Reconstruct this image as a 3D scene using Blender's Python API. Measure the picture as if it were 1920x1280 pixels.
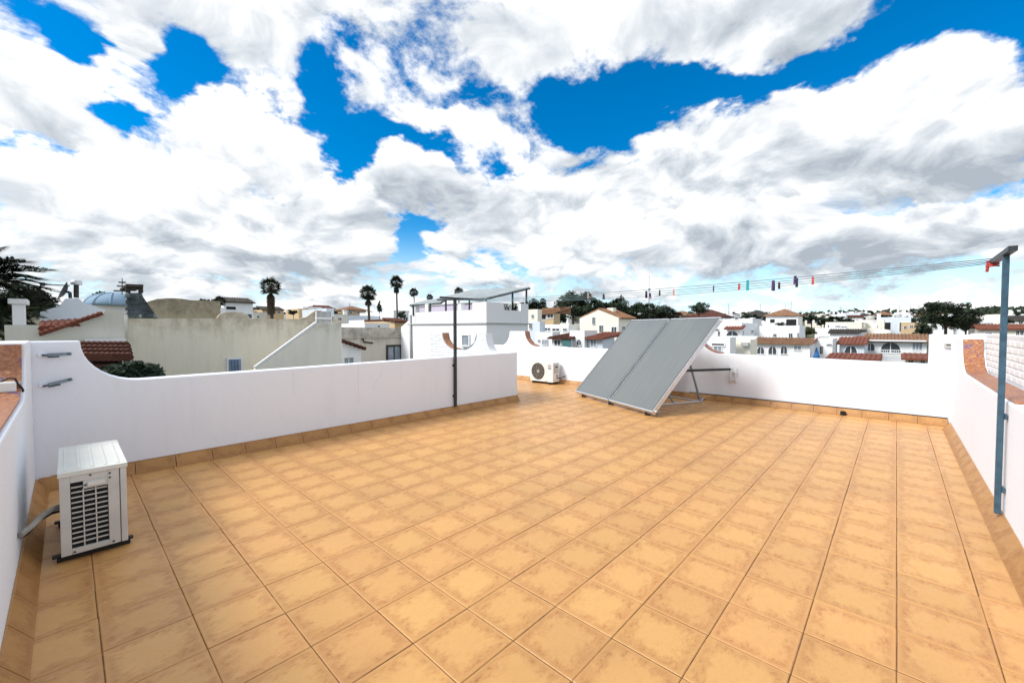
import bpy, math, random
from mathutils import Vector, Matrix, noise as mnoise

for o in list(bpy.data.objects):
    bpy.data.objects.remove(o, do_unlink=True)
sc = bpy.context.scene
R = math.radians
# ---------------------------------------------------------------- camera
FOC, CX, CY = 776.0, 960.0, 640.0              # focal length and centre in pixels of the 1920 x 1280 photograph
PITCH, YAW, EYE = R(1.698), R(42.883), 1.5     # X and Y follow the joints of the terrace tiles
FW = Vector((math.cos(YAW)*math.cos(PITCH), math.sin(YAW)*math.cos(PITCH), -math.sin(PITCH)))
RT = Vector((math.sin(YAW), -math.cos(YAW), 0.0))
UP = RT.cross(FW)
CAM = Vector((0, 0, EYE))
cam = bpy.data.cameras.new('camera')
cam_ob = bpy.data.objects.new('camera', cam)
sc.collection.objects.link(cam_ob)
sc.camera = cam_ob
cam.sensor_width = 36.0
cam.lens = FOC/1920*36.0
cam.clip_start, cam.clip_end = 0.02, 9000
cam_ob.matrix_world = Matrix(((RT.x, UP.x, -FW.x, 0), (RT.y, UP.y, -FW.y, 0), (RT.z, UP.z, -FW.z, EYE), (0, 0, 0, 1)))
sc.view_settings.view_transform = 'Standard'
sc.view_settings.look = 'None'
sc.view_settings.gamma = 1.0
sc.view_settings.use_curve_mapping = False
sc.view_settings.exposure = 1.08
sc.render.engine = 'CYCLES'
sc.cycles.max_bounces = 5
sc.cycles.diffuse_bounces = 3
sc.cycles.transparent_max_bounces = 4
# ---------------------------------------------------------------- reading distances off the photograph
def look(px, py): return (FW*FOC + RT*(px-CX) - UP*(py-CY)).normalized()
def on_x(px, py, x): d = look(px, py); return CAM + d*(x/d.x)
def on_y(px, py, y): d = look(px, py); return CAM + d*(y/d.y)
def on_z(px, py, z): d = look(px, py); return CAM + d*((z-EYE)/d.z)
def at(px, py, depth): d = look(px, py); return CAM + d*(depth/d.dot(FW))
def pix(p):
    v = Vector(p)-CAM; w = v.dot(FW)
    return (CX+FOC*v.dot(RT)/w, CY-FOC*v.dot(UP)/w, w)
# ---------------------------------------------------------------- sun and sky
SUN_EL, SUN_AZ = R(43), math.atan2(0.50, -0.86)     # azimuth counted from +X towards +Y
SKY_STRENGTH = 0.12
CLOUD_GAIN = 0.60
sun = bpy.data.lights.new('sun', 'SUN')
sun.energy = 1.8
sun.angle = R(20)                                  # the sun stands behind thin cloud
sun.color = (1.0, 0.965, 0.92)
sun_ob = bpy.data.objects.new('sun', sun)
sc.collection.objects.link(sun_ob)
SUN_DIR = Vector((math.cos(SUN_EL)*math.cos(SUN_AZ), math.cos(SUN_EL)*math.sin(SUN_AZ), math.sin(SUN_EL)))
sun_ob.rotation_euler = SUN_DIR.to_track_quat('Z', 'Y').to_euler()


def build_sky():
    w = bpy.data.worlds.new('World'); sc.world = w; w.use_nodes = True
    nt = w.node_tree; nt.nodes.clear(); N, L = nt.nodes.new, nt.links.new
    def put(sock, val):
        if isinstance(val, bpy.types.NodeSocket): L(val, sock)
        else: sock.default_value = val
    def m(op, a, b=None, c=None, clamp=False):
        n = N('ShaderNodeMath'); n.operation = op; n.use_clamp = clamp
        for s, v in zip(n.inputs, (a, b, c)):
            if v is not None: put(s, v)
        return n.outputs[0]
    def vm(op, a, b=None, scale=None):
        n = N('ShaderNodeVectorMath'); n.operation = op; put(n.inputs[0], a)
        if b is not None: put(n.inputs[1], b)
        if scale is not None: put(n.inputs['Scale'], scale)
        return n.outputs['Value'] if op in ('LENGTH', 'DOT_PRODUCT') else n.outputs['Vector']
    def ramp(x, a, b, c, d, smooth=True):
        n = N('ShaderNodeMapRange'); n.interpolation_type = 'SMOOTHSTEP' if smooth else 'LINEAR'
        put(n.inputs['Value'], x)
        for k, v in zip(('From Min', 'From Max', 'To Min', 'To Max'), (a, b, c, d)): put(n.inputs[k], v)
        return n.outputs['Result']
    def noise(vec, scale, detail, rough, dist=0.0, lac=2.0):
        n = N('ShaderNodeTexNoise'); put(n.inputs['Vector'], vec); n.inputs['Scale'].default_value = scale
        n.inputs['Detail'].default_value = detail; n.inputs['Roughness'].default_value = rough
        n.inputs['Lacunarity'].default_value = lac; n.inputs['Distortion'].default_value = dist
        return n
    def puff(vec, scale, detail):
        n = N('ShaderNodeTexVoronoi'); n.feature = 'F1'; n.normalize = True
        put(n.inputs['Vector'], vec); n.inputs['Scale'].default_value = scale
        n.inputs['Detail'].default_value = detail; n.inputs['Roughness'].default_value = 0.55
        return n.outputs['Distance']
    def mix(f, a, b):
        n = N('ShaderNodeMix'); n.data_type = 'RGBA'; put(n.inputs[0], f); put(n.inputs[6], a); put(n.inputs[7], b)
        return n.outputs[2]
    v = N('ShaderNodeTexCoord').outputs['Generated']
    z = N('ShaderNodeSeparateXYZ'); L(v, z.inputs[0]); vz = m('MAXIMUM', z.outputs['Z'], 0.0)
    def field(blobs, vec):                # soft cloud banks and gaps, each at its own bearing and height
        tot = None
        for px, py, rx, ry, wt in blobs:
            c = look(px, py); e1 = Vector((0,0,1)).cross(c).normalized(); e2 = c.cross(e1)
            s1 = (look(px+rx, py)-look(px-rx, py)).length/2; s2 = (look(px, py+ry)-look(px, py-ry)).length/2
            n = N('ShaderNodeMapping'); n.vector_type = 'TEXTURE'; put(n.inputs['Vector'], vec)
            n.inputs['Location'].default_value = c
            n.inputs['Rotation'].default_value = Matrix((e1, e2, c)).transposed().to_euler('XYZ')
            n.inputs['Scale'].default_value = (s1, s2, 0.8)
            t = ramp(vm('LENGTH', n.outputs[0]), 0.0, 1.0, wt, 0.0)
            tot = t if tot is None else m('ADD', tot, t)
        return tot
    def plane(vec):                       # cloud-layer coordinates: pieces shrink towards the horizon
        q = N('ShaderNodeSeparateXYZ'); L(vec, q.inputs[0])
        s = m('DIVIDE', 1.0, m('ADD', m('MAXIMUM', q.outputs['Z'], 0.0), 0.48))
        p = vm('SCALE', vec, scale=s)
        return vm('MULTIPLY', p, (1.0, 1.0, 1.5))
    wcol = noise(plane(v), 1.7, 3, 0.5).outputs['Color']
    warp = vm('SCALE', vm('SUBTRACT', wcol, (0.5, 0.5, 0.5)), scale=0.5)
    def texture(vec, fine):
        p2 = vm('ADD', plane(vec), warp)
        a = noise(p2, 2.9, fine, 0.60)
        b = puff(p2, 6.5, 2.0)
        t = m('MULTIPLY', m('SUBTRACT', a.outputs['Fac'], 0.5), 3.0)
        return m('ADD', t, m('MULTIPLY', m('SUBTRACT', 0.42, b), 1.1))
    CLOUD = CLOUDS; GREY = GREYS
    wv = noise(plane(v), 3.0, 5, 0.6)
    vb = vm('ADD', v, vm('SCALE', vm('SUBTRACT', wv.outputs['Color'], (0.5, 0.5, 0.5)), scale=0.22))
    bank = field(CLOUD, vb)
    t0 = texture(v, 9)
    toward = Vector((math.cos(SUN_EL)*math.cos(SUN_AZ), math.cos(SUN_EL)*math.sin(SUN_AZ), math.sin(SUN_EL)))
    toward = (toward*0.5 + Vector((0,0,1))*0.6).normalized()
    t1 = texture(vm('ADD', v, tuple(toward*0.045)), 6)
    rag = m('MULTIPLY', m('SUBTRACT', noise(plane(v), 11.0, 5, 0.68).outputs['Fac'], 0.5), 1.5)
    dens = m('ADD', m('ADD', bank, m('ADD', t0, rag)), 0.24)
    cover = ramp(dens, -0.14, 0.40, 0.0, 1.0)
    relief = m('MULTIPLY', m('SUBTRACT', t0, t1), 1.45)
    grey = field(GREY, vb)
    soft = noise(plane(vm('ADD', v, (3.1, 1.7, 0.4))), 2.6, 4, 0.5)
    mottle = m('MULTIPLY', m('SUBTRACT', soft.outputs['Fac'], 0.5), 1.3)
    fine_lit = m('ADD', relief, mottle)
    lit = m('ADD', m('SUBTRACT', fine_lit, grey), 0.74)
    k = 1.0/SKY_STRENGTH
    def tone(x):
        cc = N('ShaderNodeValToRGB'); L(x, cc.inputs[0]); cr = cc.color_ramp
        cr.elements[0].position = 0.0; cr.elements[0].color = (0.36, 0.405, 0.46, 1)
        cr.elements[1].position = 1.0; cr.elements[1].color = (1.0, 1.0, 1.0, 1)
        e = cr.elements.new(0.45); e.color = (0.60, 0.64, 0.68, 1)
        return cc.outputs[0]
    st = N('ShaderNodeTexSky'); st.sky_type = 'NISHITA'; st.sun_disc = False
    st.sun_elevation = SUN_EL; st.sun_rotation = math.pi/2 - SUN_AZ
    st.air_density = 1.0; st.dust_density = 0.2; st.ozone_density = 2.0
    hs = N('ShaderNodeHueSaturation'); hs.inputs['Saturation'].default_value = 1.6; hs.inputs['Value'].default_value = 0.68
    L(st.outputs[0], hs.inputs['Color'])
    blue = hs.outputs[0]
    # pale air low over the horizon, behind the clouds
    low = ramp(vz, 0.0, 0.24, 0.92, 0.0)
    blue = mix(low, blue, tuple(c*k*CLOUD_GAIN for c in (0.66, 0.90, 1.0))+(1,))
    shade = lit; total = cover
    for px, py, rx, ry, dark in BANKS:    # heaped clouds, far ones first: bright heads over a flat grey base
        c = look(px, py); e1 = Vector((0,0,1)).cross(c).normalized(); e2 = c.cross(e1)
        s1 = (look(px+rx, py)-look(px-rx, py)).length/2; s2 = (look(px, py+ry)-look(px, py-ry)).length/2
        n = N('ShaderNodeMapping'); n.vector_type = 'TEXTURE'; put(n.inputs['Vector'], vb)
        n.inputs['Location'].default_value = c
        n.inputs['Rotation'].default_value = Matrix((e1, e2, c)).transposed().to_euler('XYZ')
        n.inputs['Scale'].default_value = (s1, s2, 0.8)
        q = N('ShaderNodeSeparateXYZ'); L(n.outputs[0], q.inputs[0])
        body = m('SUBTRACT', 1.0, vm('LENGTH', n.outputs[0]))
        msk = ramp(m('ADD', body, m('MULTIPLY', m('ADD', t0, m('MULTIPLY', rag, 0.7)), 0.5)), 0.0, 0.20, 0.0, 1.0)
        msk = m('MULTIPLY', msk, ramp(m('ADD', q.outputs['Y'], m('MULTIPLY', mottle, 0.3)), -1.0, -0.55, 0.0, 1.0))
        sh = m('ADD', m('MULTIPLY', q.outputs['Y'], 0.42), m('ADD', fine_lit, 0.67-dark))
        mxs = N('ShaderNodeMix'); put(mxs.inputs[0], msk); put(mxs.inputs[2], shade); put(mxs.inputs[3], sh); shade = mxs.outputs[0]
        total = m('MAXIMUM', total, msk)
    cloud = vm('SCALE', tone(ramp(shade, -0.12, 1.18, 0.0, 1.0, False)), scale=CLOUD_GAIN*k)
    col = mix(total, blue, cloud)
    bg = N('ShaderNodeBackground'); put(bg.inputs['Color'], col); bg.inputs['Strength'].default_value = SKY_STRENGTH
    out = N('ShaderNodeOutputWorld'); L(bg.outputs[0], out.inputs['Surface'])
    w.cycles.sampling_method = 'MANUAL'; w.cycles.sample_map_resolution = 512

CLOUDS = [ # px, py, rx, ry, weight: banks of cloud and the gaps between them
 (1830,50,400,200,-1.9),(1540,165,270,105,-1.75),(1270,200,240,62,-1.55),(1090,220,150,75,-1.3),(1010,180,70,60,-.8),
 (610,160,75,120,-1.15),(690,275,170,100,-1.5),(810,270,130,70,-1.0),(715,335,90,70,-1.1),(930,250,60,80,-.6),
 (118,82,75,60,-.75),(320,110,75,100,-1.0),(235,205,80,65,-1.3),(375,265,120,58,-2.2),(105,300,130,55,-2.1),(215,70,60,90,.5),
 (800,455,130,50,-1.1),(870,370,70,45,-.7),(1640,365,350,36,-.85),(1150,165,80,50,-.6),(1000,520,280,36,-.5),(1500,560,380,34,-.5),
 (655,75,60,55,-.6),(860,180,110,40,-.5),(940,310,60,60,-.6),(160,110,60,60,-.6),(1700,120,120,40,-.3),
 (1060,50,430,140,.9),(1400,60,230,110,.9),(480,60,330,120,.45),(160,180,120,90,.3),
 (1450,340,330,110,.9),(1760,290,260,100,.9),(1600,200,95,75,.8),(1100,400,250,110,.7),(480,270,140,110,.7),
 (250,400,330,100,.8),(620,400,130,90,.7),(820,370,90,80,.6),(900,240,80,60,.4),(30,200,100,110,.4)]
GREYS = [
 (270,430,270,85,.50),(560,485,240,70,.52),(1400,475,270,60,.40),(1740,455,270,80,.70),(1840,305,140,60,.5),
 (350,90,280,110,.32),(1300,60,300,130,.34),(900,110,230,110,.22),(1150,310,140,60,.2),(100,500,200,40,.25),(1600,330,220,50,.2),(1050,500,260,40,.2)]
BANKS = [
 (1500,300,430,140,.0),(1840,310,170,80,.20),(1000,420,200,105,.0),(470,285,160,135,.0),(60,200,90,90,.06),
 (1330,445,270,80,.08),(1760,445,240,75,.25),(300,400,330,105,.05),(790,350,85,75,.0),(500,485,230,55,.22),(640,420,115,85,.0),(1080,475,140,50,.02)]
build_sky()
# ---------------------------------------------------------------- materials
def nodes_for(name):
    m = bpy.data.materials.new(name); m.use_nodes = True
    nt = m.node_tree
    return m, nt, nt.nodes['Principled BSDF'], nt.nodes.new, nt.links.new
def col4(c): return (c[0], c[1], c[2], 1.0)
def tex_noise(N, L, vec, scale, detail=5, rough=0.55):
    n = N('ShaderNodeTexNoise'); n.inputs['Scale'].default_value = scale; n.inputs['Detail'].default_value = detail
    n.inputs['Roughness'].default_value = rough
    if vec is not None: L(vec, n.inputs['Vector'])
    return n.outputs['Fac']
def rng(N, L, x, a, b, c=0.0, d=1.0, smooth=True):
    n = N('ShaderNodeMapRange'); n.interpolation_type = 'SMOOTHSTEP' if smooth else 'LINEAR'
    L(x, n.inputs['Value'])
    for k, v in zip(('From Min', 'From Max', 'To Min', 'To Max'), (a, b, c, d)): n.inputs[k].default_value = v
    return n.outputs['Result']
def mth(N, L, op, a, b=None, c=None):
    n = N('ShaderNodeMath'); n.operation = op
    for s, v in zip(n.inputs, (a, b, c)):
        if v is None: continue
        if isinstance(v, bpy.types.NodeSocket): L(v, s)
        else: s.default_value = v
    return n.outputs[0]
def mixc(N, L, f, a, b, mode='MIX'):
    n = N('ShaderNodeMix'); n.data_type = 'RGBA'; n.blend_type = mode
    for s, v in ((n.inputs[0], f), (n.inputs[6], a), (n.inputs[7], b)):
        if isinstance(v, bpy.types.NodeSocket): L(v, s)
        elif isinstance(v, (int, float)): s.default_value = v
        else: s.default_value = col4(v)
    return n.outputs[2]
def bump(N, L, bs, h, strength, dist=0.01):
    b = N('ShaderNodeBump'); b.inputs['Strength'].default_value = strength; b.inputs['Distance'].default_value = dist
    L(h, b.inputs['Height']); L(b.outputs[0], bs.inputs['Normal'])
def simple(name, c, rough=0.6, metal=0.0, var=0.12, scale=6.0, spec=0.4, bmp=0.0):
    m, nt, bs, N, L = nodes_for(name)
    pos = N('ShaderNodeNewGeometry').outputs['Position']
    f = tex_noise(N, L, pos, scale, 6, 0.6)
    lo = [x*(1-var) for x in c]; hi = [min(1, x*(1+var)) for x in c]
    L(mixc(N, L, rng(N, L, f, 0.3, 0.7), lo, hi), bs.inputs['Base Color'])
    bs.inputs['Roughness'].default_value = rough; bs.inputs['Metallic'].default_value = metal
    bs.inputs['Specular IOR Level'].default_value = spec
    if bmp: bump(N, L, bs, tex_noise(N, L, pos, scale*9, 4), bmp, 0.004)
    return m
def plaster(name, c, stain=(0.35, 0.34, 0.31), amount=0.25, bmp=0.25, fine=60.0, streak=True):
    m, nt, bs, N, L = nodes_for(name)
    pos = N('ShaderNodeNewGeometry').outputs['Position']
    big = tex_noise(N, L, pos, 0.9, 6, 0.6)
    v = N('ShaderNodeVectorMath'); v.operation = 'MULTIPLY'; L(pos, v.inputs[0]); v.inputs[1].default_value = (5.5, 5.5, 0.6)
    run = tex_noise(N, L, v.outputs[0], 1.0, 5, 0.65)
    f = mth(N, L, 'MULTIPLY', rng(N, L, big, 0.40, 0.75), rng(N, L, run, 0.42, 0.80) if streak else 1.0)
    f = mth(N, L, 'MULTIPLY', f, amount)
    L(mixc(N, L, f, c, stain), bs.inputs['Base Color'])
    bs.inputs['Roughness'].default_value = 0.85; bs.inputs['Specular IOR Level'].default_value = 0.2
    g = mth(N, L, 'ADD', tex_noise(N, L, pos, fine, 4), mth(N, L, 'MULTIPLY', tex_noise(N, L, pos, 6.0, 3), 1.5))
    bump(N, L, bs, g, bmp*1.6, 0.006)
    return m
def floor_tile(name, mid=(0.610, 0.335, 0.118), rim=(0.365, 0.148, 0.051), amount=1.0):
    m, nt, bs, N, L = nodes_for(name)
    uv = N('ShaderNodeSeparateXYZ'); L(N('ShaderNodeTexCoord').outputs['UV'], uv.inputs[0])
    pos = N('ShaderNodeNewGeometry').outputs['Position']
    cell = N('ShaderNodeVectorMath'); cell.operation = 'FLOOR'
    sh = N('ShaderNodeVectorMath'); sh.operation = 'MULTIPLY_ADD'; L(pos, sh.inputs[0])
    sh.inputs[1].default_value = (1/0.339, 1/0.339, 0); sh.inputs[2].default_value = (-0.42/0.339, 0.031/0.339, 0)
    L(sh.outputs[0], cell.inputs[0])
    wn = N('ShaderNodeTexWhiteNoise'); wn.noise_dimensions = '3D'; L(cell.outputs[0], wn.inputs['Vector'])
    oi = N('ShaderNodeObjectInfo')
    rnd = mth(N, L, 'FRACT', mth(N, L, 'ADD', wn.outputs['Value'], oi.outputs['Random']))
    ex = mth(N, L, 'ABSOLUTE', mth(N, L, 'SUBTRACT', uv.outputs[0], 0.5))
    ey = mth(N, L, 'ABSOLUTE', mth(N, L, 'SUBTRACT', uv.outputs[1], 0.5))
    e = mth(N, L, 'MULTIPLY', mth(N, L, 'SMOOTH_MAX', ex, ey, 0.12), 2.0)
    off = N('ShaderNodeVectorMath'); off.operation = 'ADD'; L(pos, off.inputs[0])
    cv = N('ShaderNodeCombineXYZ'); L(mth(N, L, 'MULTIPLY', rnd, 40.0), cv.inputs[2]); L(cv.outputs[0], off.inputs[1])
    strz = N('ShaderNodeMapping'); strz.inputs['Rotation'].default_value = (0, 0, R(-47)); strz.inputs['Scale'].default_value = (1.0, 1.7, 1.0)
    L(off.outputs[0], strz.inputs['Vector'])
    n1 = tex_noise(N, L, strz.outputs[0], 12.5, 8, 0.68)
    n2 = tex_noise(N, L, strz.outputs[0], 34.0, 6, 0.7)
    band = rng(N, L, mth(N, L, 'ADD', e, mth(N, L, 'MULTIPLY', mth(N, L, 'SUBTRACT', n1, 0.5), 1.5)), 0.46, 0.98)
    rimpale = rng(N, L, mth(N, L, 'ADD', e, mth(N, L, 'MULTIPLY', mth(N, L, 'SUBTRACT', n2, 0.5), 0.5)), 0.86, 0.99)
    band = mth(N, L, 'MULTIPLY', band, mth(N, L, 'SUBTRACT', 1.0, mth(N, L, 'MULTIPLY', rimpale, 0.62)))
    spots = rng(N, L, n2, 0.46, 0.74)
    f = mth(N, L, 'ADD', mth(N, L, 'MULTIPLY', band, mth(N, L, 'MULTIPLY_ADD', spots, 0.80, 0.50)), mth(N, L, 'MULTIPLY', spots, 0.22))
    f = mth(N, L, 'MULTIPLY', f, 0.84*amount)
    c = mixc(N, L, f, mid, rim)
    hsv = N('ShaderNodeHueSaturation'); L(c, hsv.inputs['Color'])
    L(mth(N, L, 'MULTIPLY_ADD', rnd, 0.13, 0.935), hsv.inputs['Value'])
    L(mth(N, L, 'MULTIPLY_ADD', mth(N, L, 'FRACT', mth(N, L, 'MULTIPLY', rnd, 7.3)), 0.004, 0.498), hsv.inputs['Hue'])
    dirt = rng(N, L, tex_noise(N, L, pos, 0.7, 5, 0.6), 0.45, 0.8)
    c2 = mixc(N, L, mth(N, L, 'MULTIPLY', dirt, 0.26), hsv.outputs[0], (0.24, 0.13, 0.06))
    L(c2, bs.inputs['Base Color'])
    L(rng(N, L, n1, 0.3, 0.7, 0.34, 0.52), bs.inputs['Roughness'])
    bs.inputs['Specular IOR Level'].default_value = 0.35
    bump(N, L, bs, mth(N, L, 'ADD', n1, mth(N, L, 'MULTIPLY', n2, 0.4)), 0.25, 0.004)
    return m
def coping_mat():
    m, nt, bs, N, L = nodes_for('glazed_terracotta')
    pos = N('ShaderNodeNewGeometry').outputs['Position']
    n1 = tex_noise(N, L, pos, 14.0, 3, 0.6); n2 = tex_noise(N, L, pos, 45.0, 4, 0.6); n3 = tex_noise(N, L, pos, 22.0, 2)
    c = mixc(N, L, rng(N, L, n2, 0.35, 0.65), (0.30, 0.10, 0.045), (0.42, 0.20, 0.10))
    c = mixc(N, L, rng(N, L, n1, 0.58, 0.68), c, (0.15, 0.09, 0.22))
    c = mixc(N, L, rng(N, L, n3, 0.62, 0.70), c, (0.62, 0.36, 0.13))
    L(c, bs.inputs['Base Color']); bs.inputs['Roughness'].default_value = 0.45
    bump(N, L, bs, n2, 0.2, 0.003)
    return m
def leaf_mat(name, c, var=0.5):
    m, nt, bs, N, L = nodes_for(name)
    pos = N('ShaderNodeNewGeometry').outputs['Position']
    f = tex_noise(N, L, pos, 1.3, 4, 0.6)
    L(mixc(N, L, rng(N, L, f, 0.3, 0.7), [x*(1-var) for x in c], [x*(1+var) for x in c]), bs.inputs['Base Color'])
    bs.inputs['Roughness'].default_value = 0.6; bs.inputs['Specular IOR Level'].default_value = 0.25
    return m
def roof_mat(name, a, b):
    m, nt, bs, N, L = nodes_for(name)
    pos = N('ShaderNodeNewGeometry').outputs['Position']
    f = tex_noise(N, L, pos, 2.5, 7, 0.7)
    L(mixc(N, L, rng(N, L, f, 0.3, 0.7), a, b), bs.inputs['Base Color'])
    bs.inputs['Roughness'].default_value = 0.85; bs.inputs['Specular IOR Level'].default_value = 0.2
    return m
def collector_mat():
    m, nt, bs, N, L = nodes_for('collector_glass')
    tc = N('ShaderNodeTexCoord')
    mp = N('ShaderNodeMapping'); L(tc.outputs['UV'], mp.inputs['Vector']); mp.inputs['Scale'].default_value = (34, 1.0, 1)
    w = tex_noise(N, L, mp.outputs[0], 1.6, 4, 0.6)
    L(mixc(N, L, rng(N, L, w, 0.3, 0.7), (0.112, 0.127, 0.126), (0.140, 0.156, 0.153)), bs.inputs['Base Color'])
    bs.inputs['Roughness'].default_value = 0.32; bs.inputs['Specular IOR Level'].default_value = 0.6
    bs.inputs['Coat Weight'].default_value = 0.85; bs.inputs['Coat Roughness'].default_value = 0.08
    return m
def stained_wall(name, c, dark, ztop, depth):
    """Old render, streaked with lichen and soot that runs down from the wall head."""
    m, nt, bs, N, L = nodes_for(name)
    pos = N('ShaderNodeNewGeometry').outputs['Position']
    s = N('ShaderNodeSeparateXYZ'); L(pos, s.inputs[0])
    v = N('ShaderNodeVectorMath'); v.operation = 'MULTIPLY'; L(pos, v.inputs[0]); v.inputs[1].default_value = (2.6, 2.6, 0.45)
    run = tex_noise(N, L, v.outputs[0], 1.6, 7, 0.7)
    blot = tex_noise(N, L, pos, 2.4, 7, 0.7)
    head = rng(N, L, mth(N, L, 'MULTIPLY_ADD', run, depth*1.6, s.outputs[2]), ztop-depth*0.3, ztop+depth*0.9)
    f = mth(N, L, 'MULTIPLY', head, rng(N, L, blot, 0.30, 0.66))
    pat = rng(N, L, run, 0.40, 0.75)
    c1 = mixc(N, L, mth(N, L, 'MULTIPLY', pat, 0.30), c, [x*0.72 for x in c])
    c1 = mixc(N, L, mth(N, L, 'MULTIPLY', f, 0.75), c1, dark)
    L(c1, bs.inputs['Base Color']); bs.inputs['Roughness'].default_value = 0.92; bs.inputs['Specular IOR Level'].default_value = 0.1
    bump(N, L, bs, tex_noise(N, L, pos, 30.0, 5, 0.7), 0.5, 0.02)
    return m

M = {}
M['white'] = plaster('white_paint_on_render', (0.83, 0.875, 0.945), (0.60, 0.60, 0.62), amount=0.30)
M['white_far'] = plaster('white_house_render', (0.84, 0.85, 0.86), (0.5, 0.5, 0.49), amount=0.25)
M['cream'] = plaster('cream_render', (0.84, 0.80, 0.70), amount=0.30)
M['tan'] = plaster('tan_render', (0.60, 0.45, 0.27), amount=0.35)
M['bluegrey'] = plaster('pale_blue_render', (0.66, 0.72, 0.80), amount=0.2)
M['lilac'] = plaster('lilac_render', (0.55, 0.49, 0.60), amount=0.2)
M['oldwall'] = stained_wall('weathered_grey_render', (0.76, 0.715, 0.595), (0.34, 0.26, 0.155), 1.95, 0.8)
M['oldwall_pale'] = stained_wall('pale_weathered_render', (0.82, 0.79, 0.70), (0.42, 0.38, 0.29), 1.75, 0.5)
M['oldwall_low'] = stained_wall('weathered_beige_render', (0.68, 0.63, 0.54), (0.20, 0.18, 0.16), 1.3, 0.6)
M['gable'] = plaster('plain_grey_render', (0.62, 0.61, 0.53), (0.38, 0.36, 0.31), amount=0.5)
M['tile'] = floor_tile('sandy_brown_ceramic')
M['skirt'] = floor_tile('brown_ceramic', (0.44, 0.225, 0.072), (0.27, 0.11, 0.036), 1.0)
M['grout'] = simple('brown_grout', (0.16, 0.078, 0.034), 0.95, var=0.5, scale=14)
M['coping'] = coping_mat()
M['brickwhite'] = plaster('white_painted_brick', (0.82, 0.83, 0.84), amount=0.15, bmp=0.4)
M['mortar'] = plaster('white_painted_mortar', (0.72, 0.73, 0.75), amount=0.15)
M['steel'] = simple('galvanised_steel', (0.20, 0.265, 0.31), 0.45, 0.35, 0.18, 9)
M['poststeel'] = simple('blue_grey_painted_steel', (0.045, 0.10, 0.145), 0.45, 0.15, 0.22, 14)
M['stonelight'] = simple('grey_cladding_stone', (0.16, 0.18, 0.185), 0.8, 0, 0.4, 3, bmp=0.3)
M['shadowline'] = simple('black_shadow_line', (0.02, 0.015, 0.012), 0.8, 0, 0.3, 20)  # near-black colour for the shadow line under the back wall's plaster
M['hairline'] = simple('hairline_crack', (0.60, 0.63, 0.68), 0.9, 0, 0.2, 20)
M['darksteel'] = simple('dark_painted_steel', (0.035, 0.042, 0.05), 0.45, 0.2, 0.3, 20)
M['alu'] = simple('aluminium', (0.62, 0.65, 0.69), 0.38, 0.55, 0.08, 12)
M['sheetmetal'] = simple('grey_green_sheet_metal', (0.33, 0.37, 0.37), 0.5, 0.1, 0.15, 3)
M['black'] = simple('black_rubber', (0.012, 0.012, 0.014), 0.6, 0, 0.2, 20)
M['cabinet'] = simple('cream_white_enamel', (0.70, 0.71, 0.66), 0.4, 0, 0.05, 4)
M['greygrille'] = simple('light_grey_enamel', (0.60, 0.60, 0.565), 0.45, 0, 0.07, 6)
M['darkin'] = simple('dark_interior', (0.012, 0.013, 0.015), 0.8, 0, 0.3, 20)
M['finsheet'] = simple('dark_fins', (0.10, 0.085, 0.065), 0.5, 0.4, 0.4, 60)
M['plasticwhite'] = simple('white_plastic', (0.78, 0.79, 0.77), 0.4, 0, 0.04, 5)
M['plasticgrey'] = simple('grey_plastic', (0.45, 0.45, 0.44), 0.5, 0, 0.06, 8)
M['foam'] = simple('grey_foam_pipe_lagging', (0.30, 0.29, 0.26), 0.9, 0, 0.2, 25)
M['collector'] = collector_mat()
M['glass'] = simple('window_glass', (0.05, 0.065, 0.08), 0.12, 0, 0.3, 2, spec=0.7)
M['glasspale'] = simple('curtained_window_glass', (0.28, 0.33, 0.38), 0.2, 0, 0.25, 2, spec=0.6)
M['teal'] = simple('dark_green_awning', (0.03, 0.10, 0.10), 0.8, 0, 0.2, 4)
M['blue'] = simple('blue_canvas', (0.02, 0.13, 0.36), 0.7, 0, 0.2, 4)
M['roofbrown'] = roof_mat('brown_clay_tile', (0.18, 0.09, 0.05), (0.30, 0.17, 0.10))
M['roofred'] = roof_mat('red_clay_tile', (0.15, 0.05, 0.033), (0.25, 0.092, 0.06))
M['roofdark'] = roof_mat('dark_clay_tile', (0.055, 0.022, 0.015), (0.13, 0.05, 0.035))
M['roofchar'] = roof_mat('charcoal_roof', (0.03, 0.028, 0.026), (0.07, 0.06, 0.05))
M['domeblue'] = plaster('blue_dome_render', (0.25, 0.36, 0.47), (0.12, 0.17, 0.22), amount=0.4)
M['dometan'] = stained_wall('tan_vault_render', (0.46, 0.40, 0.285), (0.20, 0.17, 0.12), 2.6, 0.5)
M['stone'] = simple('dark_cladding_stone', (0.045, 0.06, 0.07), 0.8, 0, 0.5, 3, bmp=0.3)
M['leaf'] = leaf_mat('dark_pine_needles', (0.022, 0.036, 0.016))
M['leafolive'] = leaf_mat('olive_leaves', (0.055, 0.065, 0.022))
M['leafbush'] = leaf_mat('glossy_dark_leaves', (0.012, 0.028, 0.011))
M['palm'] = leaf_mat('palm_leaf', (0.026, 0.036, 0.017))
M['palmnear'] = leaf_mat('dark_palm_leaf', (0.030, 0.042, 0.024))
M['deadpalm'] = leaf_mat('dead_palm_leaf', (0.075, 0.055, 0.035))
M['bark'] = simple('bark', (0.07, 0.05, 0.035), 0.9, 0, 0.4, 5)
M['ground'] = simple('dry_scrub_ground', (0.085, 0.085, 0.048), 0.95, 0, 0.5, 0.06)
M['red'] = simple('red_plastic', (0.48, 0.06, 0.05), 0.5, 0, 0.1, 30)
M['tealplastic'] = simple('teal_plastic', (0.02, 0.32, 0.33), 0.5, 0, 0.1, 30)
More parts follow.
